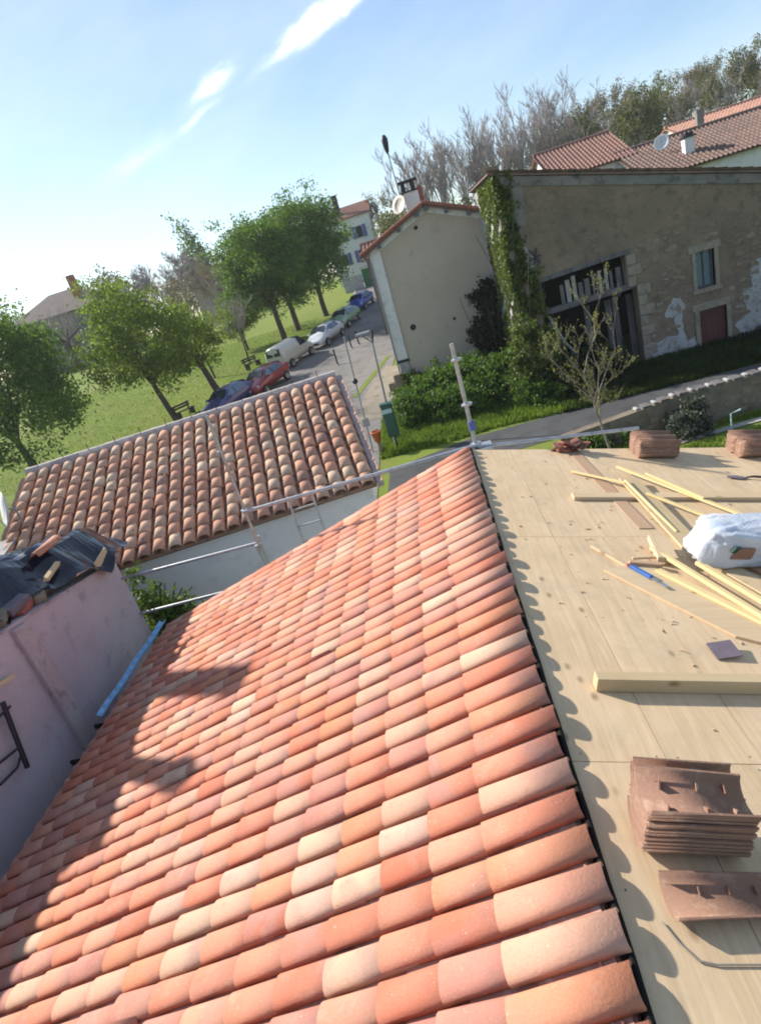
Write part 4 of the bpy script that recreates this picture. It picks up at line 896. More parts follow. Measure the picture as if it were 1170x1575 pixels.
dr = MB(); dr.box(9.68,9.85,Y1-0.05,Y1+0.3,0.12,1.62); dr.box(10.82,10.98,Y1-0.05,Y1+0.3,0.12,1.62); dr.box(9.6,11.06,Y1-0.055,Y1+0.28,1.622,1.88); dr.box(9.6,11.1,Y1-0.1,Y1+0.2,-0.05,0.118); ds = dr.build('door_surround', M['stone'], bn, 0.02)
for k in range(4):
    x = 9.855 + k*0.241; b = MB(); b.box(x,x+0.236,Y1+0.10,Y1+0.13,0.13,1.615); b.build('shutter_board', M['red_wood'], ds)
for z in (0.35,1.35):
    b = MB(); b.box(9.88,10.78,Y1+0.07,Y1+0.098,z,z+0.1); b.build('shutter_ledge', M['red_wood'], ds)
random.seed(21)
for k in range(130):                                  # rubble stones showing through the render
    x = random.uniform(7.9,14.5); z = random.uniform(0.9,4.6); 
    if 9.5 < x < 11.2 and (z < 2.05 or 2.15 < z < 4.1): continue
    if x < 9.6 and z < 1.1: continue
    w = random.uniform(0.14,0.36); h = random.uniform(0.10,0.19)
    b = MB(); b.add(*lumpbox((x,Y1+0.012+random.uniform(-.012,.008),z), w, 0.07, h, (0,random.uniform(-.15,.15),0), 0.38)); b.build('stone', M[random.choice(['rubble','rubble','rubble','rubble','stone'])], w_, 0.025)

# roofs and houses behind the barn
def gable_house(name, x0, x1, yr, zr, run, pitch, zb, roofm, wallm, label, over=0.3, back=True):
    t = thing(name, ((x0+x1)/2, yr, zb), label, 'house'); dz = run*pitch
    b = MB(); b.prism([(yr-run,zb),(yr+run,zb),(yr+run,zr-dz),(yr,zr-0.05),(yr-run,zr-dz)], x0+over, x1-over, 'x'); b.build('wall', wallm, t)
    L = math.hypot(run+over, (run+over)*pitch)
    r1 = ripple_roof((x0,yr,zr+0.1),(x1,yr,zr+0.1),(0,-1,-pitch),L).build('roof', roofm, t); ripple_roof((x0,yr,zr+0.1),(x1,yr,zr+0.1),(0,1,-pitch),L).build('roof', roofm, t)
    b = MB(); b.tube([(x0,yr,zr+0.12),(x1,yr,zr+0.12)], 0.13, 8); b.build('ridge', roofm, r1)
    return t, r1
gable_house('red_roof_house', 9.3, 14.25, 46.0, 9.9, 4.2, 0.42, 2.0, M['roof_red'], M['white_render'], 'house with steep red tile roof showing just above the barn wall')
t_, r_ = gable_house('brown_roof_house', 13.2, 23.5, 42.5, 8.35, 5.0, 0.36, 1.5, M['roof_brown'], M['white_render'], 'house with long weathered brown tile roof behind the barn at right')
b = MB(); b.box(16.0,16.5,39.0,39.5,5.5,8.0); c_ = b.build('chimney', M['white_render'], r_); b = MB(); b.box(15.92,16.58,38.92,39.58,8.001,8.08); b.box(16.05,16.45,39.0,39.5,8.081,8.25); b.build('chimney_cap', M['dark_metal'], c_)
dish('satellite_dish', (15.25,40.2,8.2), 0.42, (-0.5,-1,0.35), M['dish'], 'round white satellite dish on the brown roof behind the barn', 0.9)
t_, r_ = gable_house('pink_roof_house', 20.6, 33.0, 53.5, 9.5, 5.0, 0.3, 3.0, M['roof_pink'], M['white_render'], 'house with bright pink tile roof at the right edge under the wood')
b = MB(); b.box(21.7,22.15,50.5,50.9,7.8,9.9); b.build('chimney', M['grey_patch'], r_)
t_, r_ = gable_house('low_red_roof_shed', -3.3, -0.2, 45.0, 7.9, 2.6, 0.35, 2.0, M['roof_red'], M['old_wood'], 'dark shed with red roof peeping out behind the eave of the beige house')

# white house with blue shutters, far up the street
wh = thing('white_house', (-6.2,86,5.2), 'white two storey house with blue shutters beyond the dark trees', 'house')
b = MB(); b.box(-9.6,-3.9,82,92,5.0,12.6); b.build('wall', M['white_render'], wh)
for dn, p0, p1, L in (((0,-1,-0.33),(-9.9,87,14.35),(-3.6,87,14.35),5.6),((0,1,-0.33),(-9.9,87,14.35),(-3.6,87,14.35),5.6)): ripple_roof(p0, p1, dn, L).build('roof', M['roof_pink'], wh)
b = MB(); b.prism([(82,12.6),(92,12.6),(87,14.25)], -9.6, -3.9, 'x'); b.build('gable', M['white_render'], wh)
b = MB(); b.box(-8.0,-7.3,83.5,84.2,12.8,15.6); b.build('chimney', M['dark_metal'], wh)
for x, z in ((-5.5,10.7),(-5.9,8.0),(-7.9,10.7),(-8.2,8.0)):
    b = MB(); b.box(x-0.45,x+0.45,81.93,81.97,z-0.7,z+0.7); f_ = b.build('window', M['concrete'], wh); b = MB(); b.box(x-0.38,x+0.38,81.90,81.925,z-0.62,z+0.62); b.build('pane', M['glass'], f_)
    for s_ in (-0.9,0.48): b = MB(); b.box(x+s_,x+s_+0.42,81.9,81.96,z-0.72,z+0.72); b.build('shutter', M['shutter_blue'], wh)
b = MB(); b.box(-6.0,-3.2,74.2,74.35,4.2,6.4); g_ = b.solo('green_gate', M['gate_green'], 'tall green gate at the top of the street', 'gate')
b = MB(); b.box(-6.15,-3.1,74.1,74.5,6.401,6.7); b.solo('gate_lintel', M['mortar_pale'], 'pale stone lintel above the green gate', 'lintel')
b = MB(); b.box(-8.4,-6.2,74.0,75.0,4.0,6.0); b.solo('garden_wall', M['white_patch'], 'pale garden wall left of the green gate', 'wall')
# grey house at far left and neighbour behind the trees
gh = thing('grey_house', (-48,90,5.6), 'grey hipped roof house with tall chimney at the far left', 'house')
b = MB(); b.box(-57,-44.3,85,96,4.5,12.6); b.build('wall', M['grey_patch'], gh)
b = MB(); V = [(-58,84.2,12.5),(-43.6,84.2,12.5),(-43.6,97,12.5),(-58,97,12.5),(-52.5,90,15.7),(-48.5,90,15.7)]; b.add(V, [(0,1,5,4),(1,2,5),(2,3,4,5),(3,0,4),(3,2,1,0)]); b.build('roof', M['roof_grey'], gh)
b = MB(); b.box(-47.2,-46.3,87,87.8,14,17.0); b.build('chimney', M['brick'], gh)
for x, z in ((-55,10.5),(-51.5,10.5),(-47,10.5),(-47,7.3),(-52,7.3)): b = MB(); b.box(x-0.5,x+0.5,84.93,84.98,z-0.75,z+0.75); b.build('window', M['glass'], gh)
gable_house('tan_house', -33, -24, 98, 12.5, 4.5, 0.4, 5.5, M['roof_brown'], M['beige'], 'tan house half hidden behind the park trees')

# ------------------------------------------------------------------ low wall, lamp, posts, bench
lw = thing('garden_stone_wall', (7.5,17.0,0), 'low brown stone wall along the lane, sunlit spots coloured onto its coping', 'wall')
def LWP(u): return Vector((2.9 + 10.6*u, 17.15 - 0.5*math.sin(math.pi*min(1,u*1.6)*0.9)*0.6 + 0.25*u, 0))
b = MB(); n_ = 30
for i in range(n_):
    p0, p1 = LWP(i/n_), LWP((i+1)/n_); h0 = 0.55+0.45*min(1,i/n_*3.2); h1 = 0.55+0.45*min(1,(i+1)/n_*3.2)
    V = [(p0.x,p0.y-0.17,-0.2),(p1.x,p1.y-0.17,-0.2),(p1.x,p1.y+0.17,-0.2),(p0.x,p0.y+0.17,-0.2),(p0.x,p0.y-0.16,h0),(p1.x,p1.y-0.16,h1),(p1.x,p1.y+0.16,h1),(p0.x,p0.y+0.16,h0)]
    b.add(V, [(0,3,2,1),(4,5,6,7),(0,1,5,4),(2,3,7,6)])
lwm = b.build('wall_face', M['low_wall'], lw)
for k in range(34):
    u = 0.2 + k*0.0235; p0 = LWP(u); h0 = 0.55+0.45*min(1,u*3.2)
    if k % 2 == 0: b = MB(); b.add(*lumpbox((p0.x,p0.y,h0+0.04), 0.10, 0.24, 0.06, (0,0,0.04), 0.25)); b.build('coping_stone', M['white_patch'], lw, 0.02)  # pale stones are coloured in for sunlight catching the coping
    else: b = MB(); b.add(*lumpbox((p0.x,p0.y,h0+0.03), 0.24, 0.36, 0.06, (0,0,0.04), 0.1)); b.build('coping_stone', M['old_wood'], lw, 0.015)
random.seed(5)
for k in range(70):
    u = random.random(); p0 = LWP(u); h0 = 0.5+0.45*min(1,u*3.2); b = MB(); b.add(*lumpbox((p0.x,p0.y-0.165,random.uniform(0.05,h0-0.08)), random.uniform(.18,.4), 0.05, random.uniform(.1,.17), (0,0,0), 0.2)); b.build('stone', M['rubble'], lwm, 0.02)
b = MB(); b.tube([(6.95,15.6,0),(6.95,15.6,0.55),(7.2,15.62,0.6)], 0.025, 6); b.solo('garden_pipe', M['pale_cyan'], 'thin pale standpipe in the grass behind the far tile stacks', 'pipe')

lp = thing('street_lamp', (-2.48,21.95,gzf(-2.5,22)), 'slim street lamp with a flat T shaped head near the hedge', 'street lamp')
b = MB(); b.tube([(-2.40,21.95,0.0),(-2.17,21.95,4.45)], [0.05,0.035], 8); b.build('pole', M['grey_metal'], lp)
b = MB(); b.tube([(-2.17,21.95,4.1),(-2.05,21.95,4.55)],0.03,6); b.build('arm', M['dark_metal'], lp)
b = MB(); b.tube([(-2.17,21.95,4.1),(-2.45,21.95,4.42)],0.02,6); b.build('arm', M['dark_metal'], lp)
b = MB(); b.box(-2.68,-2.16,21.8,22.1,4.47,4.55); b.build('lamp_head', M['grey_metal'], lp, 0.02)
gb = thing('green_dog_waste_box', (-2.42,21.75,0), 'dark green box mounted on the street lamp pole', 'waste box')
b = MB(); b.box(-2.53,-2.10,21.55,21.85,0.62,1.85); b.build('body', M['green_box'], gb, 0.04)
b = MB(); b.box(-2.51,-2.14,21.53,21.548,1.56,1.72); b.build('panel', M['pale_cyan'], gb)
b = MB(); b.box(-2.55,-2.08,21.5,21.88,1.851,1.92); b.build('lid', M['green_box'], gb, 0.02)
b = MB(); b.tube([(-2.30,21.7,0.62),(-2.33,21.7,0)],0.035,6); b.build('post', M['dark_metal'], gb)
ps = thing('thin_signal_post', (-3.33,22,0), 'thin post with a dark ball beside the outbuilding gable', 'post')
b = MB(); b.tube([(-3.33,22,0),(-3.12,22,4.6)],0.03,6); b.build('pole', M['grey_metal'], ps)
b = MB(); b.lathe([(0.0,-0.11),(0.08,-0.08),(0.11,0),(0.08,0.08),(0,0.11)], Matrix.Translation((-3.2,21.97,2.95)), 10); b.build('ball', M['dark_metal'], ps)
b = MB(); b.box(-3.37,-3.13,21.9,22.0,1.2,1.5); b.build('box', M['grey_metal'], ps)
fp = thing('flower_pot', (-2.95,21.5,0), 'orange flower pot with foliage left of the green box', 'flower pot')
b = MB(); b.lathe([(0.0,0.02),(0.12,0.02),(0.18,0.36),(0.2,0.36),(0.2,0.42),(0.16,0.42),(0.15,0.36),(0,0.36)], Matrix.Translation((-2.95,21.5,0.62)), 12); b.build('pot', M['orange'], fp)
b = MB(); b.lathe([(0.0,0.0),(0.1,0.0),(0.09,0.6),(0.0,0.62)], Matrix.Translation((-2.95,21.5,0.02)), 8); b.build('stand', M['rubble'], fp)
for x, y, lb in ((-6.3,38.8,'thin grey bollard in the street beyond the outbuilding ridge'),(-5.6,42.6,'dark bollard behind the white hatchback'),(-5.1,43.2,'dark bollard nearest the street middle')):
    z = gzf(x,y); t_ = thing('bollard', (x,y,z), lb, 'bollard', 'bollards in the street')
    b = MB(); b.lathe([(0.055,0),(0.05,0.9),(0.06,0.92),(0.06,0.98),(0.03,1.05),(0.0,1.06)], Matrix.Translation((x,y,z)), 8); b.build('shaft', M['dark_metal'], t_)
    b = MB(); b.lathe([(0.12,0.02),(0.12,0.05),(0.05,0.07)], Matrix.Translation((x,y,z)), 8); b.build('base', M['grey_metal'], t_)
def bench(x, y, rz, label):
    z = gzf(x,y); t_ = thing('park_bench', (0,0,0), label, 'bench')
    for k in range(3): b = MB(); b.box(-0.8,0.8,-0.22+k*0.15,-0.1+k*0.15,0.42,0.46); b.build('seat_slat', M['bench_wood'], t_)
    for k in range(2): b = MB(); b.box(-0.8,0.8,0.24,0.28,0.58+k*0.17,0.70+k*0.17); b.build('backrest_slat', M['bench_wood'], t_)
    for x_ in (-0.6,0.6): b = MB(); b.box(x_-0.05,x_+0.05,-0.22,0.22,0,0.419); b.box(x_-0.05,x_+0.05,0.19,0.239,0.42,0.86); b.build('leg', M['bench_wood'], t_)
    t_.location = (x,y,z); t_.rotation_euler = (0,0,rz)
bench(-16.3,36.6,R(65),'dark wooden bench on the lawn right of the near park tree')
bench(-13.8,46.0,R(60),'dark wooden bench on the lawn beside the cream van')

# ------------------------------------------------------------------ parked vehicles
def loft(st):
    V = []; F = []
    for (x, zb, zm, zs, zr, wb, wm, ws, wr) in st:
        for y, z in ((-wb,zb),(-wm,zm),(-ws,zs),(-wr,zr),(wr,zr),(ws,zs),(wm,zm),(wb,zb)): V.append((x,y,z))
    n_ = len(st)
    for i in range(n_-1):
        for k in range(8): F.append((i*8+k, i*8+(k+1)%8, (i+1)*8+(k+1)%8, (i+1)*8+k))
    F.append(tuple(range(7,-1,-1))); F.append(tuple(range((n_-1)*8, n_*8)))
    return V, F
def quadpanel(pts, mat, name, par, out, th=0.012):
    o_ = Vector(out).normalized()*th; q = MB(); n_ = len(pts); P = [Vector(p_) for p_ in pts]
    q.add([p_ - o_*3 for p_ in P] + [p_ + o_ for p_ in P], [tuple(range(n_-1,-1,-1)), tuple(range(n_,2*n_))] + [(i,(i+1)%n_,n_+(i+1)%n_,n_+i) for i in range(n_)]); return q.build(name, mat, par)
def car(name, x, y, heading, paint, label, van=False, L=4.0, W=1.74, H=1.46):
    t_ = thing(name, (0,0,0), label, 'van' if van else 'car', 'vehicles parked along the street')
    h = L/2; w = W/2
    if not van:
        st = [(-h,0.35,0.6,0.78,0.82,w*.78,w*.9,w*.84,w*.7),(-h+.12,0.22,0.6,0.92,0.98,w*.88,w*.97,w*.92,w*.74),(-h+.3,0.2,0.6,0.95,1.22,w*.9,w,w*.95,w*.7),(-h+.75,0.2,0.6,0.95,H-.03,w*.9,w,w*.95,w*.68),(-.3,0.2,0.6,0.93,H,w*.9,w,w*.95,w*.68),(.3,0.2,0.6,0.92,H-.04,w*.9,w,w*.95,w*.66),(1.05,0.2,0.6,0.90,0.97,w*.9,w,w*.93,w*.74),(h-.35,0.2,0.55,0.78,0.84,w*.9,w*.97,w*.88,w*.68),(h-.08,0.24,0.5,0.66,0.70,w*.84,w*.9,w*.8,w*.6),(h,0.34,0.48,0.58,0.60,w*.74,w*.82,w*.72,w*.5)]
    else:
        st = [(-h,0.35,0.7,1.0,1.7,w*.84,w*.93,w*.93,w*.78),(-h+.08,0.24,0.7,1.02,H-.05,w*.9,w*.99,w*.98,w*.80),(-h+.3,0.2,0.7,1.02,H,w*.92,w,w*.98,w*.82),(.1,0.2,0.7,1.02,H,w*.92,w,w*.98,w*.82),(.55,0.2,0.7,1.0,H-.06,w*.92,w,w*.97,w*.78),(1.25,0.2,0.7,0.98,1.08,w*.92,w,w*.95,w*.76),(h-.2,0.22,0.62,0.88,0.94,w*.9,w*.97,w*.88,w*.68),(h,0.3,0.55,0.7,0.74,w*.8,w*.88,w*.76,w*.55)]
    q = MB(); V, F = loft(st); q.add(V, F, True); bd = q.build('body', paint, t_); sb = bd.modifiers.new('sub','SUBSURF'); sb.levels = 1; sb.render_levels = 1
    # glass
    if not van:
        quadpanel([(1.0,-w*.66,0.99),(1.0,w*.66,0.99),(.38,w*.58,H-.09),(.38,-w*.58,H-.09)], M['glass'], 'windshield', t_, (0.6,0,0.8))
        quadpanel([(-h+.17,w*.62,1.0),(-h+.17,-w*.62,1.0),(-h+.62,-w*.58,H-.12),(-h+.62,w*.58,H-.12)], M['glass'], 'rear_window', t_, (-0.8,0,0.5))
        for s_ in (-1,1):
            for xa, xb, xc, xd in ((.85,.02,.02,.3),(-.06,-1.1,-.95,-.06)): 
                pp = [(xa,s_*w*.945,0.97),(xb,s_*w*.95,0.98),(xc,s_*w*.73,H-.13),(xd,s_*w*.73,H-.13)]
                quadpanel(pp if s_ < 0 else pp[::-1], M['glass_blue'] if s_ > 0 else M['glass'], 'side_window', t_, (0,s_,0.4))
    else:
        quadpanel([(1.2,-w*.7,1.1),(1.2,w*.7,1.1),(.62,w*.68,H-.12),(.62,-w*.68,H-.12)], M['glass'], 'windshield', t_, (0.8,0,0.6))
        for ya, yb in ((0.06,0.66),(-0.66,-0.06)): quadpanel([(-h+.03,w*yb*1.1,1.08),(-h+.03,w*ya*1.1,1.08),(-h+.06,w*ya*1.05,H-.28),(-h+.06,w*yb*1.05,H-.28)], M['glass'], 'rear_window', t_, (-1,0,0.1), 0.03)
        for s_ in (-1,1):
            pp = [(1.05,s_*w*.975,1.06),(.2,s_*w*.98,1.06),(.2,s_*w*.86,H-.18),(.5,s_*w*.86,H-.18)]; quadpanel(pp if s_ < 0 else pp[::-1], M['glass'], 'side_window', t_, (0,s_,0.3), 0.02)
    quadpanel([(h-.02,-w*.5,0.36),(h-.02,w*.5,0.36),(h-.02,w*.5,0.48),(h-.02,-w*.5,0.48)], M['trim'], 'grille', t_, (1,0,0), 0.03)
    quadpanel([(h-.0,-0.26,0.5),(h-.0,0.26,0.5),(h-.0,0.26,0.6),(h-.0,-0.26,0.6)], M['plate'], 'number_plate', t_, (1,0,0), 0.02)
    for s_ in (-1,1):
        pp = [(h-.12,s_*w*.5,0.62),(h-.2,s_*w*.86,0.64),(h-.3,s_*w*.86,0.76),(h-.18,s_*w*.5,0.7)]; quadpanel(pp if s_ > 0 else pp[::-1], M['lamp_glass'], 'headlight', t_, (1,0,0.6), 0.02)
        pp = [(-h+.05,s_*w*.9,0.75),(-h+.05,s_*w*.72,0.75),(-h+.08,s_*w*.72,1.0),(-h+.08,s_*w*.9,1.0)]; quadpanel(pp if s_ > 0 else pp[::-1], M['tail'], 'tail_light', t_, (-1,0,0), 0.02)
        q = MB(); q.add(*lumpbox((.72 if not van else .95, s_*(w+.08), 1.0), 0.1, 0.18, 0.12, (0,0,0), 0)); q.build('mirror', paint, t_, 0.02)
        for xx in (h-.78, -h+.72):
            mm = Matrix.Translation((xx, s_*(w-.06), 0.31)) @ Matrix.Rotation(R(90*-s_),4,'X')
            q = MB(); q.lathe([(0.18,-0.09),(0.3,-0.08),(0.31,0),(0.3,0.08),(0.2,0.09)], mm, 16); wh_ = q.build('wheel', M['tyre'], t_)
            q = MB(); q.lathe([(0.0,0.075),(0.07,0.08),(0.19,0.06),(0.2,0.085)], mm, 12); q.build('rim', M['rim'], wh_)
    z = gzf(x,y) + 0.025; ff = Vector((math.cos(heading), math.sin(heading))); dzf = gzf(x+ff.x,y+ff.y)-gzf(x-ff.x,y-ff.y)
    t_.matrix_world = Matrix.Translation((x,y,z)) @ Matrix.Rotation(heading,4,'Z') @ Matrix.Rotation(-math.atan2(dzf,2.0),4,'Y')
    return t_
car('parked_car', -12.7,35.0,R(-112),M['paint_navy'],'dark purple blue car lowest in the row, mostly hidden by the outbuilding ridge')
car('parked_car', -10.9,37.6,R(-112),M['paint_red'],'red hatchback parked between the purple car and the cream van')
car('parked_van', -10.0,43.4,R(66),M['paint_cream'],'small cream white van parked on the street seen from behind',True,4.1,1.74,1.82)
car('parked_car', -7.9,47.3,R(-112),M['paint_white'],'white hatchback parked nose toward the viewer behind the van')
car('parked_car', -6.75,52.6,R(-108),M['paint_green'],'light green car parked behind the white hatchback')
car('parked_car', -5.7,59.4,R(-105),M['paint_blue'],'bright blue car farthest up the street')

# ------------------------------------------------------------------ vegetation
def leaf_quads(C, size, r_=None, flat=0.0):
    r_ = r_ or rng; n = len(C)
    a = r_.normal(size=(n,3)); a[:,2] *= (1-flat); a /= np.linalg.norm(a,axis=1)[:,None]
    b = r_.normal(size=(n,3)); b -= (a*b).sum(1)[:,None]*a; b /= np.linalg.norm(b,axis=1)[:,None]
    s_ = size*r_.uniform(0.6,1.3,(n,1)); c = np.cross(a,b)
    V = np.stack([C+a*s_, C+b*s_*0.62+c*s_*0.18, C-a*s_, C-b*s_*0.62+c*s_*0.18], 1).reshape(-1,3)
    return V, np.arange(4*n).reshape(-1,4)
def crown_pts(rx, ry, rz, nclu, nper, sig, hollow=0.45, seed=1, low=-1.0):
    r_ = np.random.default_rng(seed)
    d = r_.normal(size=(nclu*2,3)); d /= np.linalg.norm(d,axis=1)[:,None]; d = d[d[:,2] > low][:nclu]; n = len(d)
    ph = r_.uniform(0,6.28,6)
    lob = 1 + 0.16*np.sin(3*d[:,0]+ph[0]+2*d[:,2]) + 0.14*np.sin(4*d[:,1]+ph[1]) + 0.13*np.sin(5*d[:,2]+3*d[:,0]+ph[2]) + 0.1*np.sin(9*d[:,0]+7*d[:,1]+ph[3])
    rad = (hollow + (1-hollow)*r_.uniform(0,1,n)**0.6)*lob
    C = d*rad[:,None]*np.array([rx,ry,rz])
    k = r_.poisson(nper, n); P = np.repeat(C, k, 0) + np.clip(r_.normal(size=(k.sum(),3)),-1.5,1.5)*sig*r_.uniform(0.6,1.4,(k.sum(),1))*np.array([1,1,0.75])
    return C, P
def limb(q, p, d, L, r0, r1, seg=4, n=6, wob=0.12):
    pts = [Vector(p)]; d = Vector(d).normalized(); rr = [r0]
    for i in range(seg):
        d = (d + Vector((random.gauss(0,wob), random.gauss(0,wob), random.gauss(0,wob*0.6)+0.03))).normalized(); pts.append(pts[-1] + d*L/seg); rr.append(r0+(r1-r0)*(i+1)/seg)
    q.tube(pts, rr, n, False); return pts, d
def leafy_proto(rx, rz, hc, trunk_r, mat, seed, nclu=170, nper=46, sig=0.42, leaf=0.105, lean=(0,0), low=-0.85, hollow=0.4, bark='bark', cap=None):
    random.seed(seed); q = MB()
    top, d = limb(q, (0,0,-0.2), (lean[0],lean[1],1), hc-rz*0.72+0.2, trunk_r, trunk_r*0.7, 5, 8, 0.05)
    C, P = crown_pts(rx, rx, rz, nclu, nper, sig, hollow, seed, low)
    off = np.array([lean[0]*hc*0.6, lean[1]*hc*0.6, hc]); base = top[-1]
    for k in range(13):
        tgt = Vector(C[(k*11) % len(C)]*0.8+off); v_ = tgt - base; pts, d2 = limb(q, base - Vector((0,0,random.uniform(0,0.4))), v_ + Vector((0,0,0.3*v_.length)), v_.length*0.75, trunk_r*0.45, trunk_r*0.12, 4, 5, 0.1)
        for j in range(3):
            limb(q, pts[2+j%2], Vector((random.gauss(0,1),random.gauss(0,1),random.gauss(0.3,0.6))), v_.length*0.35, trunk_r*0.16, trunk_r*0.04, 3, 4, 0.2)
    tm = q.mesh('trunk'); tm.materials.append(M[bark])
    V, F = leaf_quads(P+off, leaf, np.random.default_rng(seed+5)); cm = np_mesh('crown', V, F); cm.materials.append(M[mat])
    return tm, cm
def put_tree(name, proto, x, y, label, cat='tree', group=None, rz=0.0, s=1.0, z=None):
    zz = gzf(x,y) if z is None else z; t_ = bpy.data.objects.new(name, None); COL.objects.link(t_); tag(t_, label, cat, group)
    o = link('trunk', proto[0], t_); o = link('crown', proto[1], t_)
    t_.location = (x,y,zz); t_.rotation_euler = (0,0,rz); t_.scale = (s,s,s) if not isinstance(s, tuple) else s
    return t_
put_tree('park_tree', leafy_proto(3.2,3.1,5.0,0.22,'leaf_a',11,260,80,0.40,0.095,(-0.12,0)), -16.9,36.3, 'bushy green park tree with leaning trunk left of the bench')
put_tree('park_tree', leafy_proto(5.0,4.5,5.7,0.26,'leaf_dark',12,460,80,0.44,0.10,(-0.08,0)), -24.6,32.5, 'dense dark green tree at the left edge beside the outbuilding')
put_tree('park_tree', leafy_proto(2.0,2.2,3.9,0.28,'leaf_a',13,80,50,0.36,0.10,(-0.18,0)), -15.2,40.6, 'smaller green park tree with thick bent trunk behind the bushy one')
pb = leafy_proto(4.2,4.0,6.2,0.28,'leaf_dark',14,300,84,0.46,0.115)
put_tree('park_tree', pb, -12.6,53.8, 'largest dark leafy tree on the lawn, left of the row behind the van', s=0.97)
put_tree('park_tree', leafy_proto(4.0,4.0,6.2,0.28,'leaf_dark',15,290,84,0.46,0.115), -11.9,57.7, 'dark leafy tree in the middle of the row behind the cars', s=1.02)
put_tree('park_tree', pb, -9.5,61.5, 'dark leafy tree nearest the street in the row behind the cars', rz=2.1, s=1.06)
put_tree('park_tree', leafy_proto(2.6,2.7,4.4,0.2,'leaf_a',16,130,70,0.42,0.11), -16.4,55.0, 'lighter green tree left of the dark row behind the cars', s=0.66)

def bare_proto(H, r0, seed, spread=0.55, levels=4, kids=4, upr=0.35, lean=(0,0), twig_r=0.012):
    random.seed(seed); tk = MB(); tw = MB()
    def grow(p, d, L, r, lev):
        q = tk if lev <= 1 else tw; n_ = 6 if lev == 0 else (4 if lev == 1 else 3)
        pts, d2 = limb(q, p, d, L, r, r*0.45 if lev else r*0.35, 5 if lev == 0 else 3, n_, 0.06 if lev == 0 else 0.14)
        if lev >= levels: return
        nk = kids + (3 if lev == 0 else 0)
        for k in range(nk):
            f = random.uniform(0.35,1.0) if lev == 0 else random.uniform(0.25,1.0); i = min(len(pts)-2, int(f*(len(pts)-1))); pp = pts[i].lerp(pts[i+1], f*(len(pts)-1)-i if i < len(pts)-1 else 0)
            an_ = random.uniform(0,6.28); dd = (Vector(d2) + Vector((math.cos(an_),math.sin(an_),0))*random.uniform(0.6,1.2)*spread*1.6 + Vector((0,0,upr))).normalized()
            grow(pp, dd, L*random.uniform(0.42,0.62), max(twig_r, r*0.42), lev+1)
    grow(Vector((0,0,-0.2)), Vector((lean[0],lean[1],1)), H*0.62, r0, 0)
    tm = tk.mesh('trunk'); cm = tw.mesh('crown'); return tm, cm
def dress(pr, a_, b_): pr[0].materials.append(M[a_]); pr[1].materials.append(M[b_]); return pr
bp = [dress(bare_proto(14.5,0.2,30+k,0.42,4,4,0.45,(0,0),0.03),'bare','bare') for k in range(4)]
random.seed(3)
for k in range(29):
    x = 1.0 + k*0.82 + random.uniform(-.5,.5); y = 92 + random.uniform(-5,5)
    put_tree('bare_tree', bp[k%4], x, y, 'bare leafless tree in the skyline row behind the beige house', 'tree', 'bare skyline trees', random.uniform(0,6), random.uniform(0.76,0.94))
bs = dress(bare_proto(6.0,0.09,41,0.5,4,4,0.35),'bark','bare')
put_tree('young_bare_tree', bs, -14.5,47.8, 'slim young bare tree left of the cream van', s=0.95)
put_tree('young_bare_tree', leafy_proto(1.9,2.6,4.4,0.1,'leaf_brown',17,60,26,0.4,0.08), -17.2,46.5, 'thin brownish budding tree between the green park trees')
# pollard and shrubs in front of the grey house
q = MB(); random.seed(9); pts, d_ = limb(q, (0,0,-0.2), (-0.15,0,1), 4.2, 0.42, 0.34, 4, 8, 0.06)
for k in range(16):
    an_ = k*2.4; limb(q, pts[-1-(k%3)] , (math.cos(an_)*1.1,math.sin(an_)*0.5,0.35+0.4*(k%3)), random.uniform(1.6,3.2), 0.2, 0.12, 3, 6, 0.14)
pm_ = q.mesh('trunk'); pm_.materials.append(M['bark']); q = MB()
for k in range(150): 
    an_ = random.uniform(0,6.28); limb(q, (math.cos(an_)*random.uniform(.3,2.8)-0.6,math.sin(an_)*1.2,5.2+random.uniform(-.6,1.0)), (random.gauss(0,.3),random.gauss(0,.3),1), random.uniform(1.2,2.8), 0.035, 0.012, 3, 3, 0.12)
pc_ = q.mesh('crown'); pc_.materials.append(M['bare']); put_tree('pollarded_tree', (pm_,pc_), -46.6,79.5, 'dark pollarded tree with stubby branches before the grey house')
sh = dress(bare_proto(9.5,0.16,45,0.7,4,5,0.3,(0,0),0.03),'bare','bare')
for k, (x, y, s_) in enumerate([(-39,96,1.15),(-35.5,98,1.2),(-42.5,97,1.1),(-37,104,1.25),(-22,104,1.35),(-24.5,102,1.25),(-52,99,1.1),(-49,104,1.15)]):
    put_tree('bare_tree', sh, x, y, 'bushy bare tree on the skyline above the park', 'tree', 'bare trees behind the park', k*1.3, s_)
fg = leafy_proto(3.2,3.6,5.0,0.2,'leaf_dark',18,80,30,0.55,0.2); fo = leafy_proto(3.4,3.6,5.2,0.2,'leaf_olive',19,80,30,0.55,0.2); fb = leafy_proto(3.2,3.4,5.0,0.2,'leaf_bright',20,80,30,0.55,0.2)

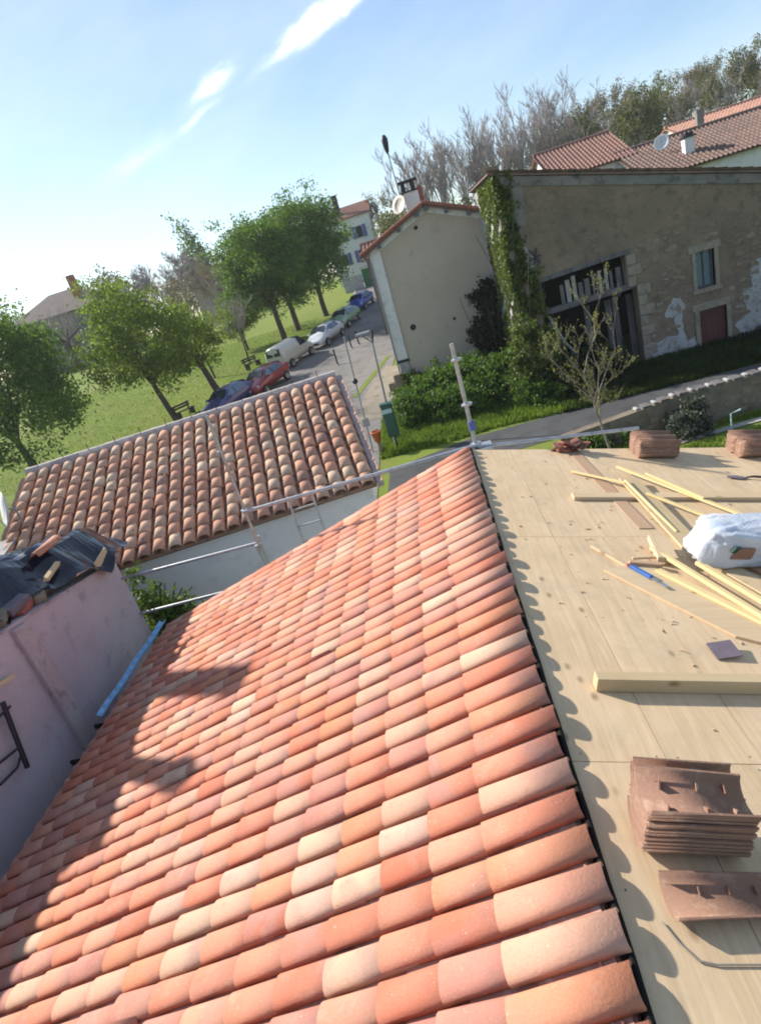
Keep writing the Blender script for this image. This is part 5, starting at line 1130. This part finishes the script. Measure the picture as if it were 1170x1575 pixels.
def budding(H, r0, seed, mat, n, leaf):
    a_, b_ = bare_proto(H, r0, seed, 0.5, 4, 4, 0.4, (0,0), 0.03); P_ = np.array([v_.co[:] for v_ in b_.vertices]); g_ = np.random.default_rng(seed)
    P_ = P_[g_.choice(len(P_), n)] + g_.normal(0,0.22,(n,3)); bpy.data.meshes.remove(b_); random.seed(seed)
    V, F = leaf_quads(P_, leaf, g_); cm = np_mesh('crown', V, F); cm.materials.append(M[mat]); tm, tw_ = bare_proto(H, r0, seed, 0.5, 3, 4, 0.4, (0,0), 0.03)
    nv = len(tm.vertices); q = MB(); q.add([v_.co[:] for v_ in tm.vertices], [tuple(p_.vertices) for p_ in tm.polygons]); q.add([v_.co[:] for v_ in tw_.vertices], [tuple(p_.vertices) for p_ in tw_.polygons]); t2 = q.mesh('trunk'); t2.materials.append(M['bare'])
    return t2, cm
fbr = budding(10.5,0.16,22,'leaf_brown',3200,0.11); fbo = budding(11,0.16,23,'leaf_olive',3600,0.12)
pop = leafy_proto(1.7,6.0,7.5,0.2,'leaf_dark',21,90,34,0.5,0.2)
put_tree('poplar_tree', pop, -36.4,112, 'narrow dark poplar standing above the skyline left of the park', s=(1.35,1.35,1.27))
put_tree('round_tree', fb, -34.4,109, 'round bright green tree right of the dark poplar', s=(1.2,1.2,1.35))
put_tree('round_tree', fo, -45.5,94, 'olive green tree behind the bushy park tree', s=1.25)
put_tree('round_tree', fg, -62,92, 'dark round tree left of the grey house', s=1.2)
for k, (x, y, s_, pr) in enumerate([(-30,104,0.95,fo),(-26,108,1.1,fg),(-20,112,1.2,fg),(-15,112,1.25,fo),(-40,108,1.0,fg),(-55,108,1.15,fo),(-68,104,1.2,fg),(-74,98,1.1,fo),(-30,92,0.7,fbr),(-34,88,0.62,fbr),(-38,90,0.66,fbr),(-27,86,0.6,fbr)]):
    put_tree('background_tree', pr, x, y, 'leafy tree in the mixed belt behind the park lawn', 'tree', 'belt of trees behind the park', k*0.9, s_)
for k, (x, y, s_, pr) in enumerate([(-1.2,78,0.8,fo),(0.8,76,0.75,fo),(2.8,80,0.75,fg),(-2.5,86,0.8,fbr),(5.5,80,0.6,fg),(8,84,0.6,fo),(11.5,84,0.7,fbr),(14,86,0.65,fo),(18,84,0.65,fg),(21,84,0.7,fo)]):
    put_tree('background_tree', pr, x, y, 'leafy tree in the belt between the beige house chimney and the barn', 'tree', 'trees behind the beige house', k*1.1, s_)
random.seed(77)
hillp = [fo,fo,fo,fbo,fbr,fbo]
for k in range(64):
    u = (k % 16)/15; row = k//16; x = 24 + u*52 + random.uniform(-2,2); y = 84 + row*13 + u*5 + random.uniform(-3,3)
    if random.random() < 0.27: put_tree('hillside_tree', bp[k%4], x, y, 'bare tree standing among the wood on the right hillside', 'tree', 'bare trees of the hillside wood', random.uniform(0,6), random.uniform(0.5,0.68))
    else: put_tree('hillside_tree', random.choice(hillp), x, y, 'leafy tree in the wood on the right hillside', 'tree', 'leafy trees of the hillside wood', random.uniform(0,6), random.uniform(0.8,1.05))
pop2 = leafy_proto(1.7,5.6,7.2,0.2,'leaf_olive',24,90,44,0.45,0.11)
put_tree('conifer_tree', pop2, 24.8,90, 'pale green pointed tree at the left end of the hillside wood', s=(1.5,1.5,0.85))

# shrubs and hedge: dome of leaves over a twiggy core
def shrub_proto(rx, ry, rz, mat, seed, nclu, nper, leaf, sig=0.2, stem='bark'):
    random.seed(seed); q = MB()
    for k in range(9): limb(q, (random.gauss(0,rx*.2),random.gauss(0,ry*.2),-0.1), (random.gauss(0,.6),random.gauss(0,.6),1), rz*0.95, 0.03, 0.01, 3, 4, 0.15)
    sm_ = q.mesh('stems'); sm_.materials.append(M[stem])
    C, P = crown_pts(rx, ry, rz, nclu, nper, sig, 0.55, seed, -0.25); P = P[P[:,2] > -0.05]
    V, F = leaf_quads(P, leaf, np.random.default_rng(seed)); cm = np_mesh('foliage', V, F); cm.materials.append(M[mat]); return sm_, cm
def put_shrub(name, pr, x, y, label, group=None, rz=0, s=1.0, z=None, cat='shrub'):
    t_ = bpy.data.objects.new(name, None); COL.objects.link(t_); tag(t_, label, cat, group); link('stems', pr[0], t_); link('foliage', pr[1], t_)
    t_.location = (x,y,gzf(x,y) if z is None else z); t_.rotation_euler = (0,0,rz); t_.scale = (s,s,s) if not isinstance(s, tuple) else s; return t_
hd = [shrub_proto(1.25,1.0,1.25,'leaf_hedge',50+k,130,60,0.075,0.16) for k in range(3)]
random.seed(8)
for k, (x, y, s_) in enumerate([(-1.35,24.4,1.0),(-0.9,25.9,1.05),(0.2,24.2,1.05),(0.6,26.0,1.2),(1.6,24.1,1.05),(2.0,25.9,1.25),(2.9,23.6,0.95),(3.3,25.2,1.15),(-0.2,27.6,1.0),(1.5,27.8,1.0),(3.2,22.6,0.7)]):
    put_shrub('hedge_bush', hd[k%3], x, y, 'rounded green bush of the overgrown hedge before the beige house', 'bushes of the overgrown hedge', random.uniform(0,6), s_)
put_shrub('ivy_mound', shrub_proto(1.0,0.8,2.6,'leaf_ivy',60,150,50,0.08,0.16), 3.55,23.3, 'bright ivy mound at the foot of the barn corner')
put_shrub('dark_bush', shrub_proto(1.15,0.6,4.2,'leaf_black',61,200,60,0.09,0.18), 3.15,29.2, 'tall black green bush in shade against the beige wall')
put_shrub('wall_weed', shrub_proto(0.8,0.3,0.7,'leaf_hedge',62,50,40,0.06,0.12), -1.2,29.6, 'weeds at the foot of the beige wall')
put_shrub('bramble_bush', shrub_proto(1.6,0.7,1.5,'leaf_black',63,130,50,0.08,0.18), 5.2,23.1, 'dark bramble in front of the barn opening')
put_shrub('round_grey_bush', shrub_proto(0.5,0.5,0.95,'leaf_grey',64,90,60,0.05,0.1), 6.15,16.25, 'round grey green bush in front of the low stone wall')
put_shrub('vine_shrub', shrub_proto(0.55,0.3,0.6,'leaf_bright',65,60,40,0.045,0.1), -5.25,8.15, 'leafy shrub between the blue gutter and the grey wall', z=1.95)
put_shrub('vine_shrub', shrub_proto(0.25,0.25,0.9,'leaf_bright',66,40,34,0.045,0.08), -5.7,8.25, 'narrow leafy shoot at the corner of the mauve wall', z=2.2)
put_shrub('wall_weed', shrub_proto(0.9,0.3,0.5,'leaf_hedge',67,50,40,0.06,0.12), 3.9,16.8, 'weeds growing on the left end of the low stone wall')
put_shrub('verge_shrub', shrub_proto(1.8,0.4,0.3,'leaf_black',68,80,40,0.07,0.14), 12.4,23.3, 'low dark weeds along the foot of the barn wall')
put_shrub('garden_shrub', shrub_proto(1.2,1.2,1.2,'leaf_dark',69,90,50,0.09,0.2), -27.5,27.5, 'dark shrub below the left park tree')
# ivy climbing the barn corner
r_ = np.random.default_rng(4); n = 17000; P = np.zeros((n,3)); hgt = r_.uniform(0,1,n)**0.8*7.9; onside = r_.uniform(0,1,n) < 0.45
wid = 0.28 + 0.55*(1-hgt/8)**1.2 + 0.25*np.maximum(0,np.sin(hgt*1.6+1))
cx_ = np.where(hgt < 4.5, 3.95 - (hgt/4.5)*0.25, 3.55)
P[:,0] = np.where(onside, 3.26 + r_.normal(0,0.03,n), cx_ + r_.normal(0,0.38,n)*wid); P[:,1] = np.where(onside, 24 + r_.uniform(0,1,n)**1.5*4.5, 23.93 + r_.normal(0,0.06,n)); P[:,2] = 0.3 + hgt
keep = (P[:,0] > 3.2) & (np.sin(P[:,2]*5+P[:,1]*3)+np.sin(P[:,0]*9+P[:,2]*2) > -1.1); P = P[keep]
V, F = leaf_quads(P, 0.085, r_); iv = bpy.data.objects.new('climbing_ivy', None); COL.objects.link(iv); tag(iv, 'yellow green ivy climbing the left corner of the barn', 'ivy')
me = np_mesh('foliage', V, F); link('foliage', me, iv, M['leaf_ivy']); q = MB(); random.seed(2)
for k in range(6): limb(q, (3.45+0.1*k,23.95,0.2), (random.gauss(0,.05),0,1), 6.5, 0.03, 0.01, 8, 4, 0.06)
q.build('stems', M['bark'], iv)
# sapling with yellow buds in front of the barn
sp = bare_proto(4.5,0.042,48,0.55,4,4,0.4,(-0.1,0),0.004); dress(sp,'pale_bark','pale_bark')
sap = put_tree('sapling', sp, 3.95,15.9, 'young pale sapling with yellow green buds before the barn', s=1.02)
tips = np.array([v_.co[:] for v_ in sp[1].vertices]); tips = tips[np.random.default_rng(1).choice(len(tips), 1500)] + np.random.default_rng(2).normal(0,0.02,(1500,3))
V, F = leaf_quads(tips, 0.028, np.random.default_rng(3)); link('buds', np_mesh('buds', V, F), sap, M['leaf_bud'])
# grass blades on the near verges and lawn
def grass(name, x0, x1, y0, y1, n, h, label, excl=None, mat='blade'):
    r_ = np.random.default_rng(abs(len(name)+int(x0*7))); X = r_.uniform(x0,x1,n); Y = r_.uniform(y0,y1,n)
    if excl is not None: k = excl(X,Y); X = X[k]; Y = Y[k]
    n = len(X); Z = gz(X,Y); a_ = r_.uniform(0,6.28,n); hh = h*r_.uniform(0.5,1.5,n); w = hh*0.16; lx = r_.normal(0,0.4,n)*hh; ly = r_.normal(0,0.4,n)*hh
    V = np.stack([np.stack([X-np.cos(a_)*w,Y-np.sin(a_)*w,Z],1), np.stack([X+np.cos(a_)*w,Y+np.sin(a_)*w,Z],1), np.stack([X+lx,Y+ly,Z+hh],1)],1).reshape(-1,3)
    o = link(name, np_mesh(name, V, np.arange(3*n).reshape(-1,3)), None, M[mat]); tag(o, label, 'grass', None, 'stuff')
grass('verge_grass', -3.0,4.2, 20.9,26.5, 26000, 0.16, 'long grass on the verge before the hedge', lambda X,Y: Y > 20.9+0.2*np.sin(X))
grass('barn_grass', 3.8,16, 20.75,24.0, 34000, 0.17, 'rough grass along the barn wall, coloured dark with its shade', None, 'blade_shaded')
grass('garden_grass', 3.0,10, 14.0,16.6, 12000, 0.1, 'short garden grass below the low stone wall', lambda X,Y: (Y < 15.5) | (Y > 16.3))
grass('lawn_grass', -34,-10.5, 30,62, 70000, 0.08, 'short grass of the park lawn', lambda X,Y: X < -16.6+(Y-30)*0.37-0.3)

# thin spring haze over the whole valley
q = MB(); q.box(-190,190,-30,280,-3,34); hz = q.solo('haze', None, 'thin pale haze over the village and the hillside', 'haze', kind='stuff')
m = bpy.data.materials.new('haze_air'); m.use_nodes = True; n = m.node_tree; n.nodes.clear(); o = n.nodes.new('ShaderNodeOutputMaterial'); v = n.nodes.new('ShaderNodeVolumePrincipled')
v.inputs['Color'].default_value = (0.93,0.96,1.0,1); v.inputs['Density'].default_value = 0.0004; v.inputs['Anisotropy'].default_value = 0.3; n.links.new(v.outputs[0], o.inputs['Volume']); hz.data.materials.clear(); hz.data.materials.append(m)

# labels that tell look-alikes apart by their order in the row
ORD = 'first second third fourth fifth sixth seventh eighth ninth tenth eleventh twelfth thirteenth fourteenth fifteenth sixteenth seventeenth eighteenth nineteenth twentieth'.split() + ['twenty-'+w_ for w_ in 'first second third fourth fifth sixth seventh eighth ninth'.split()]
def by_order(group, text):
    L_ = [o_ for o_ in COL.objects if o_.parent is None and o_.get('group') == group]
    def u_(o_): d_ = Vector(o_.location) - CP; return d_.dot(CX)/d_.dot(CF)
    for k_, o_ in enumerate(sorted(L_, key=u_)): o_['label'] = text % ORD[k_]
by_order('bare skyline trees', '%s bare tree from the left on the skyline behind the beige house')
by_order('bushes of the overgrown hedge', '%s from the left of the rounded green bushes in the hedge before the beige house')
by_order('trees behind the beige house', '%s from the left of the leafy trees between the beige house chimney and the barn')
by_order('bare trees behind the park', '%s from the left of the bushy bare trees on the skyline above the park')
by_order('belt of trees behind the park', '%s from the left of the trees in the mixed belt behind the park lawn')
